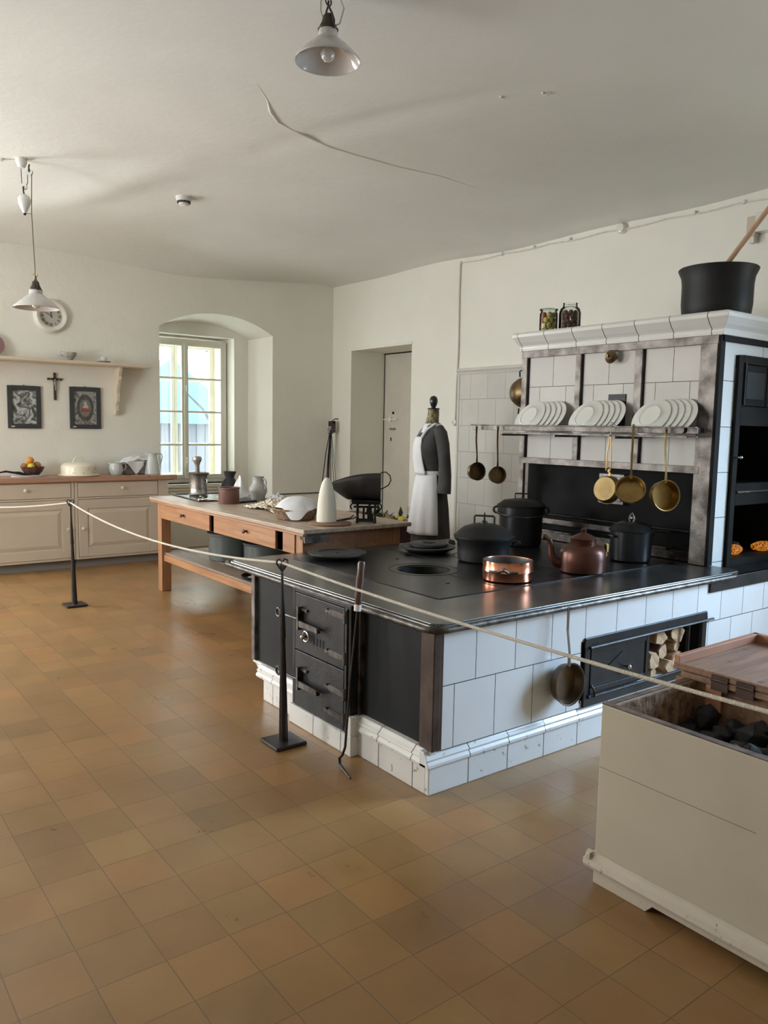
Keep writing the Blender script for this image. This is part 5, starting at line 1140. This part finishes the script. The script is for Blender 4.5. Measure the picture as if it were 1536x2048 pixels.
cabinet('cream panelled base cabinet next to the arched window, door knob on its left', 2.415, 3.44, False, .09)
b = B(); b.box(CXB, 1.2, WT-.05, CX+.035, 3.53, WT); b.box(CX+.0, 1.2, WT-.058, CX+.02, 3.5, WT-.05); tag(obj('worktop', b, M_worktop, bevel=.006), 'long pinkish beech worktop on the cream cabinets', 'worktop')

# things on the worktop (WT = .975)
t = thing('wire_whisks', 'bundle of dark twigs and wires at the left end of the worktop', 'whisk', (-8.72, 1.84, WT+.002))
rr_ = random.Random(9)
for k in range(7):
    b = B(); a = -.3+.1*k; b.tube([(-.02+.03*k*.3, -.22, .01+.004*k), (0.01*k-.03, -.05, .05+.006*(k % 3)), (.02*k-.05, .09, .045-.004*k), (.03*k-.09, .20, .01)], .0035, 6); obj('wire_loop', b, M_iron, t)
t = thing('bread_board', 'flat oval pale wooden board in front of the fruit bowl', 'board', (-8.64, 1.98, WT))
b = B(); b.lathe([(0, 0), (.155, 0), (.162, .006), (.16, .014), (.15, .018), (0, .018)], 40, sx=.45, sy=1.0); obj('board_plate', b, M_grey_st, t)
t = thing('fruit_bowl', 'dark red-brown faceted bowl with fruit on the worktop', 'bowl', (-8.78, 2.06, WT))
b = B(); b.lathe([(0, 0), (.05, 0), (.056, .008), (.095, .05), (.118, .098), (.112, .10), (.088, .052), (.045, .014), (0, .012)], 10, smooth=False); obj('bowl_shell', b, mat('dark_redwood', (.10, .045, .04), .4), t)
for (x, y, z), r_, m_, k_, lb in (((-8.75, 2.03, .165), .042, M_or, 'orange', 'orange on top of the fruit bowl'), ((-8.71, 2.03, .105), .036, M_le, 'lemon', 'yellow lemon at the front of the fruit bowl'), ((-8.74, 1.97, .11), .033, M_ap, 'apple', 'dark red apple at the left of the fruit bowl'), ((-8.76, 2.10, .115), .040, M_ap, 'apple', 'dark red apple at the right of the fruit bowl'), ((-8.82, 2.04, .105), .036, M_ap, 'apple', 'apple at the back of the fruit bowl')):
    b = B(); b.ball((0, 0, 0), r_, 20, 1, 1, .93); tag(obj(k_, b, m_, loc=(x, y, WT+z)), lb, 'fruit')
t = thing('cake_dome', 'round cream enamel cake carrier with an arched handle', 'cake tin', (-8.72, 2.515, WT))
b = B(); b.lathe([(0, 0), (.20, 0), (.215, .006), (.216, .012), (.20, .014), (0, .012)], 56); obj('base_plate', b, M_cream_en, t)
b = B(); b.lathe([(.186, .014), (.186, .095), (.178, .115), (.155, .130), (.10, .140), (0, .144)], 56); obj('dome_cover', b, M_cream_en, t)
b = B(); b.tube([(0, -.06, .135), (0, -.055, .165), (0, -.035, .19), (0, 0, .20), (0, .035, .19), (0, .055, .165), (0, .06, .135)], .008, 10); obj('handle', b, M_cream_en, t)
b = B(); rr_ = random.Random(4)
for k in range(16):
    a = -.9+1.8*rr_.random(); z = .03+.08*rr_.random(); b.frame((.1862*cos(a), .1862*sin(a), z), (cos(a), sin(a), 0)); b.cyl(.004+.004*rr_.random(), 0, .0012, 8)
obj('worn_spots', b, mat('faded_flowers', (.45, .38, .28), .6), t)
t = thing('milk_jug', 'small white bellied enamel jug right of the cake carrier', 'jug', (-8.68, 2.895, WT))
b = B(); b.lathe([(0, 0), (.055, 0), (.060, .005), (.074, .04), (.075, .08), (.066, .11), (.062, .125), (.066, .132), (.062, .134), (.056, .125), (.06, .1), (.06, .03), (0, .01)], 40); obj('jug_body', b, M_enamel, t)
b = B(); b.tube([(0, .062, .12), (0, .10, .125), (0, .115, .10), (0, .105, .065), (0, .075, .045)], .007, 8); obj('handle', b, M_enamel, t)
b = B(); b.add([(-.025, -.055, .13), (.025, -.055, .13), (0, -.088, .140), (0, -.058, .10)], [(0, 2, 3), (2, 1, 3), (0, 1, 2)]); obj('spout', b, M_enamel, t, solid=.003)
t = thing('loaf_tin', 'grey metal loaf tin under a white cloth beside the tall jug', 'tin', (-8.79, 3.15, WT))
b = B(); b.prism([(-.155, 0), (.155, 0), (.175, .135), (.168, .135), (.150, .008), (-.150, .008), (-.168, .135), (-.175, .135)], 'x', -.09, .09); b.box(-.09, -.16, 0, -.086, .16, .13); b.box(.086, -.16, 0, .09, .16, .13); obj('tin_body', b, mat('grey_tin', (.27, .26, .24), .45, .6), t)
def tcl(u, v):
    x = (u-.5)*.21; y = (v-.5)*.36
    z = .205-.9*(y-.02)**2*2-.6*x*x*6+.008*sin(22*v)*cos(9*u)
    return (x, y, max(.137, z))
tinc = cloth('linen_cloth', 'white linen cloth rounded over the grey loaf tin', (-8.79, 3.14, WT), tcl, M_cloth)
b = B(); b.grid(lambda u, v: (.108+.004*sin(9*u), -.13+.20*u+.0*v, .155-.01-v*(.02+.13*(1-abs(2*u-1.15)) if abs(2*u-1.15) < 1 else .02)), 20, 8)
obj('hanging_corner', b, M_cloth, tinc, solid=.004)
t = thing('water_pitcher', 'tall pale blue-white enamel pitcher at the window end of the worktop', 'pitcher', (-8.70, 3.315, WT))
b = B(); b.lathe([(0, 0), (.088, 0), (.092, .006), (.086, .04), (.068, .15), (.054, .19), (.052, .205), (.064, .240), (.060, .241), (.047, .205), (.06, .15), (.08, .02), (0, .01)], 40); obj('pitcher_body', b, M_enamel, t)
b = B(); b.tube([(0, .052, .225), (0, .10, .232), (0, .118, .205), (0, .105, .15), (0, .088, .10), (0, .084, .07)], [.007, .006, .006, .006, .006, .005], 8); obj('handle', b, M_enamel, t)
b = B(); b.add([(-.035, -.045, .238), (.035, -.045, .238), (0, -.105, .262), (0, -.055, .19)], [(0, 2, 3), (2, 1, 3), (0, 1, 2)]); obj('spout', b, M_enamel, t, solid=.003)

# ================================================================== WALL SHELF, PICTURES, CLOCK
M_shelf = mat('cream_shelf_paint', (.66, .58, .46), .5)
t = thing('wall_shelf', 'long cream wall shelf on a scrolled bracket above the pictures', 'shelf', (X0, 2.2, 2.18))
b = B(); b.box(0, -1.0, -.02, .24, 1.12, .012); b.box(0, -1.0, -.028, .225, 1.10, -.02); obj('shelf_board', b, M_shelf, t, bevel=.006)
prof = [(0, -.028), (.20, -.028), (.20, -.07), (.165, -.115), (.175, -.16), (.125, -.235), (.10, -.30), (.115, -.35), (.105, -.40), (.06, -.44), (.07, -.50), (.045, -.55), (0, -.55)]
b = B(); b.prism(prof, 'y', .775, .81); obj('bracket', b, M_shelf, t, bevel=.003)
b = B(); b.prism(prof, 'y', -.70, -.665); obj('bracket', b, M_shelf, t, bevel=.003)
SH = 2.193
b = B(); b.lathe([(0, 0), (.045, 0), (.047, .006), (.085, .045), (.096, .085), (.093, .085), (.08, .045), (.04, .01), (0, .008)], 40)
t = tag(obj('patterned_bowl', b, mat('blue_grey_pattern', (.62, .60, .56), .3, col2=(.22, .23, .22), vscale=38, coat=.3), loc=(X0+.13, 2.45, SH)), 'bowl with a grey leaf pattern on the wall shelf', 'bowl')
t = thing('tea_cup', 'small white cup standing on a saucer near the bracket end of the shelf', 'cup', (X0+.13, 2.83, SH+.014))
b = B(); b.lathe([(0, 0), (.02, 0), (.022, .004), (.034, .025), (.038, .045), (.036, .045), (.03, .02), (0, .006)], 28); obj('cup_body', b, M_porc, t)
b = B(); b.tube([(0, -.036, .038), (0, -.055, .036), (0, -.055, .018), (0, -.033, .014)], .0035, 8); obj('handle', b, M_porc, t)
b = B(); b.lathe([(0, 0), (.035, 0), (.06, .006), (.075, .014), (.073, .016), (.05, .009), (0, .006)], 32); tag(obj('saucer', b, mat('patterned_saucer', (.5, .48, .44), .3, col2=(.2, .2, .18), vscale=40), loc=(X0+.13, 2.83, SH)), 'patterned saucer under the small white cup', 'saucer')
b = B(); b.frame((0, 0, .115), (.96, 0, .28)); b.lathe([(0, 0), (.06, 0), (.115, .012), (.118, .016), (.06, .006), (0, .004)], 40)
tag(obj('purple_plate', b, mat('mauve_glaze', (.24, .13, .14), .35), loc=(X0+.07, 1.73, SH)), 'mauve plate standing on the shelf, cut by the left edge of the photo', 'plate')
def picture(lb, y0, y1, z0, z1, cols, seed):
    t = thing('framed_picture', lb, 'picture', (X0, (y0+y1)/2, (z0+z1)/2)); w, h = (y1-y0)/2, (z1-z0)/2; f = .048
    M_fr = mat('grey_black_frame', (.05, .055, .058), .4)
    b = B(); b.box(.004, -w, -h, .022, -w+f, h); b.box(.004, w-f, -h, .022, w, h); b.box(.004, -w+f, -h, .022, w-f, -h+f*.95); b.box(.004, -w+f, h-f*.95, .022, w-f, h); obj('frame', b, M_fr, t, bevel=.003)
    m, nt, p = nmat('engraving_%s' % 'ab'[seed]); N = nt.nodes
    tc = N.new('ShaderNodeTexCoord'); n_ = N.new('ShaderNodeTexNoise'); n_.inputs['Scale'].default_value = 13 if seed == 0 else 20; n_.inputs['Detail'].default_value = 5; n_.inputs['Distortion'].default_value = 1.5
    r_ = N.new('ShaderNodeValToRGB'); nt.links.new(tc.outputs['Object'], n_.inputs['Vector']); nt.links.new(n_.outputs[0], r_.inputs[0]); e = r_.color_ramp.elements
    e[0].position = .38; e[0].color = (*cols[0], 1); e[1].position = .6; e[1].color = (*cols[1], 1); x = e.new(.5); x.color = (*cols[2], 1)
    nt.links.new(r_.outputs[0], p.inputs['Base Color']); p.inputs['Roughness'].default_value = .35
    b = B(); b.box(.005, -w+f*.9, -h+f*.9, .010, w-f*.9, h-f*.9); pr = obj('print', b, m, t)
    if seed:
        b = B(); b.frame((.0105, 0, 0), (1, 0, 0), (0, 1, 0)); b.lathe([(0, 0), (.105, 0), (.105, .0008), (0, .0008)], 40, sx=.86, sy=1.38); obj('dark_wreath', b, mat('wreath_ink', (.05, .055, .05), .5, col2=(.12, .12, .11), vscale=60), pr)
        b = B(); b.frame((.0115, 0, 0), (1, 0, 0), (0, 1, 0)); b.lathe([(0, 0), (.072, 0), (.072, .0008), (0, .0008)], 40, sx=.86, sy=1.32); obj('oval_ground', b, mat('oval_grey', (.19, .19, .19), .5), pr)
        b = B(); b.frame((.0126, 0, 0), (1, 0, 0), (0, 1, 0)); b.prism([(-.05, -.045), (.05, -.045), (.045, 0), (.02, .02), (-.015, .02), (-.04, .0)], 'z', 0, .0006); obj('red_robe', b, mat('red_robe', (.30, .085, .06), .5), pr)
        b = B(); b.frame((.0133, 0, 0), (1, 0, 0), (0, 1, 0)); b.lathe([(0, 0), (.018, 0), (.018, .0006), (0, .0006)], 20, (0, .05, 0)); b.prism([(-.03, -.0), (.035, -.005), (.025, .035), (-.01, .035)], 'z', 0, .0006); obj('pale_figure', b, mat('pale_figure', (.45, .44, .42), .5), pr)
    b = B(); b.box(.0222, -w+.03, -h+.014, .0228, -w+.065, -h+.024); obj('frame_label', b, M_paper, t)
    b = B(); b.tube([(.008, -.008, h), (.010, 0, h+.014), (.008, .008, h)], .0025, 6); obj('hanging_loop', b, M_iron, t)
picture('dark framed grey engraving on the window wall, left of the crucifix', 1.870, 2.20, 1.47, 1.912, ((.06, .065, .065), (.55, .57, .56), (.2, .21, .21)), 0)
picture('dark framed oval portrait print with a red robe, right of the crucifix', 2.492, 2.825, 1.475, 1.925, ((.10, .10, .10), (.42, .42, .40), (.3, .3, .29)), 1)
t = thing('crucifix', 'dark wooden crucifix hanging between the two framed pictures', 'crucifix', (X0, 2.345, 1.92))
b = B(); b.box(.003, -.012, -.145, .02, .012, .145); b.box(.003, -.075, .065, .02, .075, .088); obj('cross', b, mat('cross_wood', (.06, .04, .035), .5), t, bevel=.002)
b = B(); b.tube([(.026, 0, -.045), (.028, .004, -.01), (.026, -.003, .03), (.026, 0, .055)], [.004, .006, .009, .007], 8); b.ball((.028, .0, .066), .010, 10); b.tube([(.024, -.055, .08), (.026, -.012, .052), (.026, .012, .052), (.024, .055, .08)], .004, 6); obj('figure', b, M_silver, t)
t = thing('wall_clock', 'round cream wall clock with roman style hour marks behind the low lamp', 'clock', (X0, 2.325, 2.655))
b = B(); b.frame((0, 0, 0), (1, 0, 0), (0, 1, 0)); b.lathe([(.112, .010), (.112, .030), (.125, .045), (.150, .050), (.172, .035), (.178, .015), (.178, 0)], 56); obj('rim', b, mat('clock_cream', (.70, .67, .60), .35, coat=.2), t)
b = B(); b.frame((0, 0, 0), (1, 0, 0), (0, 1, 0)); b.lathe([(0, .010), (.118, .010), (.118, .012), (0, .012)], 56); dl = obj('dial', b, mat('clock_dial', (.46, .45, .40), .5), t)
b = B(); ink = mat('clock_ink', (.05, .05, .045), .5)
for k in range(12):
    a = pi/2-2*pi*k/12; b.m = Matrix.Translation((.0125, cos(a)*.088, sin(a)*.088)) @ Matrix.Rotation(a, 4, 'X'); cnt = (2, 1, 2, 3, 2, 1, 3, 3, 3, 2, 1, 2)[k]
    for j in range(cnt): o_ = (j-(cnt-1)/2)*.011; b.box(0, -.014, o_-.0028, .001, .014, o_+.0028)
obj('hour_marks', b, ink, dl)
def hand(ang, l, w):
    b = B(); b.m = Matrix.Translation((.015, 0, 0)) @ Matrix.Rotation(ang, 4, 'X'); b.prism([(-.02, -w*.6), (l*.6, -w), (l, 0), (l*.6, w), (-.02, w*.6)], 'x', 0, .0015) ; return b
# poly is (y, z): y along the hand
obj('hour_hand', hand(pi/2-radians(-2), .06, .005), ink, dl); obj('minute_hand', hand(pi/2+radians(58), .085, .003), ink, dl)

# ================================================================== LAMPS
def shade_parts(t, R_, z0, m_sh):
    b = B(); b.lathe([(R_, z0), (R_*.985, z0+.006), (R_*.72, z0+.050), (R_*.42, z0+.088), (R_*.29, z0+.105), (R_*.275, z0+.135), (R_*.24, z0+.14)], 64); sh = obj('lamp_shade', b, m_sh, t, solid=.003)
    b = B(); b.lathe([(0, z0-.0), (.018, z0+.004), (.030, z0+.018), (.033, z0+.035), (.026, z0+.055), (.016, z0+.075), (.015, z0+.10)], 28); obj('bulb', b, mat('bulb_glass', (.85, .84, .8), .08, trans=.35, coat=.5), t)
    b = B(); b.cyl(.022, z0+.075, z0+.125, 20); b.lathe([(.038, z0+.135), (.040, z0+.150), (.030, z0+.17), (.024, z0+.195), (.016, z0+.205), (0, z0+.207)], 24); obj('socket', b, mat('dark_brass_socket', (.07, .055, .045), .4, .6), t)
    b = B(); b.tube([(-.046, 0, z0+.13), (-.05, 0, z0+.16), (-.03, 0, z0+.20), (-.006, 0, z0+.235), (0, 0, z0+.24), (.006, 0, z0+.235), (.03, 0, z0+.20), (.05, 0, z0+.16), (.046, 0, z0+.13)], .005, 8); b.torus(.044, .004, 24, (0, 0, z0+.138)); obj('shade_carrier', b, mat('dark_brass_socket', (.07,)*3), t)
M_milk = mat('milk_glass', (.72, .70, .67), .12, trans=.25, coat=.4)
LX1, LY1_, LZ = -3.21, 2.07, 3.205
t = thing('pendant_lamp', 'milk glass cone pendant lamp hanging close under the ceiling at the top edge', 'lamp', (LX1, LY1_, LZ), 0, 'milk glass pendant lamps')
shade_parts(t, .150, 0, M_milk)
b = B(); b.tube([(0, 0, .24), (.002, 0, .262)], .005, 8); b.m = Matrix.Translation((0, 0, .275)); b.torus(.0, .004, 4) if 0 else None
b.frame((0, 0, .262), (1, .3, 0)); b.torus(.020, .0035, 18); b.frame((0, 0, .290), (-.3, 1, 0)); b.torus(.018, .0035, 18); obj('hanging_ring', b, mat('dark_brass_socket', (.07,)*3), t)
b = B(); b.lathe([(0, .30), (.02, .30), (.035, .315), (.035, .345), (0, .345)], 20); obj('ceiling_rose', b, M_porc, t)
b = B(); b.tube([(.0, 0, .30), (.04, .03, .28), (.06, .045, .22), (.045, .035, .16), (.03, .02, .15)], .004, 8); b.tube([(0, 0, .3), (-.03, -.02, .27), (-.035, -.02, .23), (-.02, -.01, .18)], .004, 8); obj('flex', b, mat('cream_flex', (.55, .53, .46), .6), t)
LX2, LY2, LZ2 = -6.50, 1.585, 2.40
t = thing('pulley_lamp', 'milk glass pendant lamp on a long cord with porcelain pulleys and counterweight', 'lamp', (LX2, LY2, LZ2), 0, 'milk glass pendant lamps')
shade_parts(t, .165, 0, M_milk)
ctop = 3.47-LZ2
ev = Vector((.605, .796, 0))     # across the view
M_cord = mat('dark_cord', (.10, .085, .075), .7)
b = B(); b.tube([(0, 0, .24), (ev.x*-.015, ev.y*-.015, .7), tuple(ev*-.006+Vector((0, 0, ctop-.08)))], .0032, 6)
pa, pb, pc = ev*-.022, ev*-.067, ev*-.102
b.tube([tuple(pa+ev*.015+Vector((0, 0, ctop-.075))), tuple(pa+Vector((0, 0, ctop-.058))), tuple(pa-ev*.015+Vector((0, 0, ctop-.075))), tuple(pa-ev*.016+Vector((0, 0, ctop-.15))), tuple(pb+ev*.015+Vector((0, 0, ctop-.18))), tuple(pb+Vector((0, 0, ctop-.198))), tuple(pb-ev*.015+Vector((0, 0, ctop-.18))), tuple(pb-ev*.018+Vector((0, 0, ctop-.05)))], .003, 6)
b.tube([tuple(pb+Vector((0, 0, ctop-.375))), tuple(pb+ev*.03+Vector((0, 0, ctop-.372))), tuple(ev*-.008+Vector((0, 0, ctop-.38)))], .002, 6)
obj('cord', b, M_cord, t)
b = B(); b.frame((0, 0, .245), (1, -.7, 0)); b.torus(.016, .0028, 16); obj('cord_ring', b, M_brass, t)
for nm_, pp, zz in (('upper_pulley', pa, ctop-.075), ('lower_pulley', pb, ctop-.18)):
    b = B(); b.frame(tuple(pp+Vector((0, 0, zz))), (.796, -.605, 0)); b.lathe([(0, -.008), (.024, -.008), (.019, 0), (.024, .008), (0, .008)], 24); pu = obj(nm_, b, M_porc, t)
    b = B(); up_ = 1 if nm_[0] == 'u' else -1
    c_ = pp+Vector((.796, -.605, 0))*.011; b.tube([tuple(c_+Vector((0, 0, zz))), tuple(c_+Vector((0, 0, zz+up_*.035))), tuple(pp+Vector((0, 0, zz+up_*.055)))], .006, 6); obj('pulley_strap', b, mat('dark_brass_socket', (.07,)*3), pu)
b = B(); b.lathe([(0, .0), (.008, .004), (.012, .014), (.030, .05), (.046, .09), (.047, .115), (.036, .14), (.018, .15), (0, .15)], 28, tuple(pb+Vector((0, 0, ctop-.385)))); obj('counterweight', b, M_porc, t)
b = B(); b.lathe([(0, 0), (.008, .002), (.013, .016), (0, .016)], 14, tuple(pb+Vector((0, 0, ctop-.388)))); obj('weight_tip', b, M_iron, t)
b = B(); b.lathe([(0, -.045), (.022, -.045), (.028, -.035), (.040, -.01), (.042, .02), (0, .02)], 28, tuple(pc+ev*.022+Vector((0, 0, ctop)))); obj('ceiling_rose', b, M_porc, t)
# twisted surface cable to the rose at the left
t = thing('ceiling_cable', 'twisted white cable with a small insulator running left from the lamp rose', 'cable', (LX2, LY2, 3.485))
cst = pc+ev*.022
b = B(); b.tube([tuple(cst), tuple(cst-ev*.10+Vector((0, 0, .006))), tuple(cst-ev*.22+Vector((0, 0, .01))), tuple(cst-ev*.6+Vector((0, 0, .015)))], .004, 6); b.tube([tuple(cst+Vector((0, 0, .006))), tuple(cst-ev*.11+Vector((0, 0, -.006))), tuple(cst-ev*.22), tuple(cst-ev*.6)], .004, 6); b.tube([tuple(cst), tuple(cst+ev*.08+Vector((0, 0, 0))), tuple(cst+ev*.12+Vector((0, 0, .02)))], .0035, 6); obj('flex', b, mat('cream_flex', (.55, .53, .46)), t)
b = B(); b.lathe([(0, -.014), (.014, -.014), (.016, 0), (.014, .014), (0, .014)], 16, tuple(cst-ev*.15)); obj('insulator', b, M_porc, t)
# smoke detector
t = thing('smoke_detector', 'white round smoke detector on the ceiling', 'smoke detector', (-6.72, 2.87, 3.53))
b = B(); b.lathe([(0, .03), (.068, .03), (.072, .0), (.068, -.035), (.062, -.068), (0, -.068)], 40); obj('housing', b, mat('detector_white', (.70, .70, .67), .4), t)
b = B(); b.lathe([(.050, -.065), (.050, -.082), (0, -.082)], 32)
for k in range(14): a = 2*pi*k/14; b.at((cos(a)*.053, sin(a)*.053, -.076), rz=a); b.box(-.004, -.004, -.010, .004, .004, .010)
obj('vent_slots', b, mat('slot_dark', (.08, .08, .08), .6), t)
b = B(); b.lathe([(0, -.102), (.035, -.102), (.044, -.095), (.046, -.082), (0, -.082)], 32); obj('cap', b, mat('detector_white', (.7,)*3), t)
# hooks in the ceiling
for x, y, lb in ((-3.29, 3.60, 'larger white hook plug in the ceiling above the range'), (-3.50, 3.47, 'smaller white hook plug in the ceiling above the range')):
    b = B(); z_ = ceil_h(x, y); b.tube([(0, 0, .01), (0, 0, -.014), (.02, .012, -.018), (.03, .018, -.008)], .006, 8); b.cyl(.012, -.008, .01, 12); tag(obj('ceiling_hook', b, M_porc, loc=(x, y, z_)), lb, 'hook')

# ================================================================== CABLES ON THE RIGHT WALL
M_cab = mat('painted_cable', (.66, .64, .58), .55)
t = thing('wall_cable', 'white twisted cable clipped along the top of the right wall, dropping to the round switch', 'cable', (-5, Y1, 3.3))
def cabz(x): return 3.318-.012*(x+6.5)*.6
b = B()
for ph in (0, pi):
    P = []
    for k in range(100):
        x = -6.46+k*.045; s_ = .014*abs(sin((x+6.46)*pi/.62)); P.append((x+5, -.014+.003*cos(k*1.7+ph), cabz(x)-3.3-s_*1.0+.004*sin(k*1.7+ph)))
    b.tube(P, .0045, 6)
obj('flex', b, M_cab, t)
b = B(); b.tube([(-6.47+5, -.012, .015), (-6.475+5, -.012, -.3), (-6.465+5, -.012, -.9), (-6.475+5, -.012, -1.20), (-6.485+5, -.012, -1.65)], .009, 8); obj('conduit', b, M_cab, t)
for k, x in enumerate((-6.46, -5.85, -5.42, -4.98, -3.72, -3.31, -2.9)):
    b = B(); z_ = cabz(x)-3.3; b.lathe([(0, 0), (.014, 0), (.016, .012), (.012, .03), (0, .032)], 12); b.m = Matrix.Identity(4); bb_ = B(); bb_.frame((x+5, 0, z_), (0, -1, 0)); bb_.lathe([(0, 0), (.014, 0), (.017, .012), (.012, .028), (0, .030)], 14); obj('insulator', bb_, M_porc, t)
b = B(); b.frame((-4.41+5, 0, cabz(-4.41)-3.3), (0, -1, 0)); b.lathe([(0, 0), (.045, 0), (.045, .02), (.036, .042), (0, .05)], 28); b.torus(.043, .006, 24, (0, 0, .012)); obj('junction_box', b, M_porc, t)
t = thing('wall_switch', 'small round white switch at the end of the vertical cable', 'switch', (-6.485, Y1, 1.62))
b = B(); b.frame((0, 0, 0), (0, -1, 0)); b.lathe([(0, 0), (.042, 0), (.042, .015), (.034, .035), (.015, .042), (0, .043)], 28); obj('housing', b, M_porc, t)
b = B(); b.frame((0, -.043, 0), (0, -1, 0)); b.box(-.006, -.014, 0, .006, .014, .008); obj('toggle', b, M_porc, t)
t = thing('wall_box', 'small beige box with a white front high on the wall at the right edge', 'box', (-3.18, Y1, 3.09))
b = B(); b.box(-.07, -.07, -.07, .0, 0, .075); obj('housing', b, mat('beige_plastic', (.56, .48, .38), .5), t, bevel=.006)
b = B(); b.box(.006, -.09, -.05, .14, 0, .085); obj('cover', b, M_porc, t, bevel=.005)
b = B(); b.box(-.05, -.06, -.12, -.01, -.01, -.07); obj('connector', b, M_cab, t, bevel=.003)

# ================================================================== HANGING PULLEY IN THE CORNER
t = thing('hanging_pulley', 'dark wooden pulley block with long cords hanging in the room corner', 'pulley', (-8.80, 5.80, 1.56))
b = B(); b.box(-.045, -.03, -.11, -.015, .03, .06); b.box(.015, -.03, -.09, .045, .03, .055); b.box(-.045, -.028, .03, .045, .028, .06); obj('block', b, mat('dark_block', (.06, .045, .04), .6), t, bevel=.004)
b = B(); b.frame((0, -.01, -.055), (.6, -.8, 0)); b.lathe([(0, -.012), (.05, -.012), (.042, 0), (.05, .012), (0, .012)], 24); obj('wheel', b, M_steel, t)
b = B(); b.tube([(0, 0, .06), (0, .05, .09), (0, .10, .09)], .006, 6); obj('hook', b, M_iron, t)
for dx, dy, zz, r_ in ((-.10, -.03, -.75, .006), (-.03, -.02, -1.0, .008), (.0, -.01, -1.05, .009), (.05, 0, -.85, .004), (.09, .01, -.75, .004), (.13, .02, -.78, .003)):
    b = B(); b.tube([(dx*.1, -.02, -.06), (dx*.5, dy-.03, zz*.5), (dx*1.1, dy-.04, zz)], r_, 6); obj('cord', b, M_iron, t)
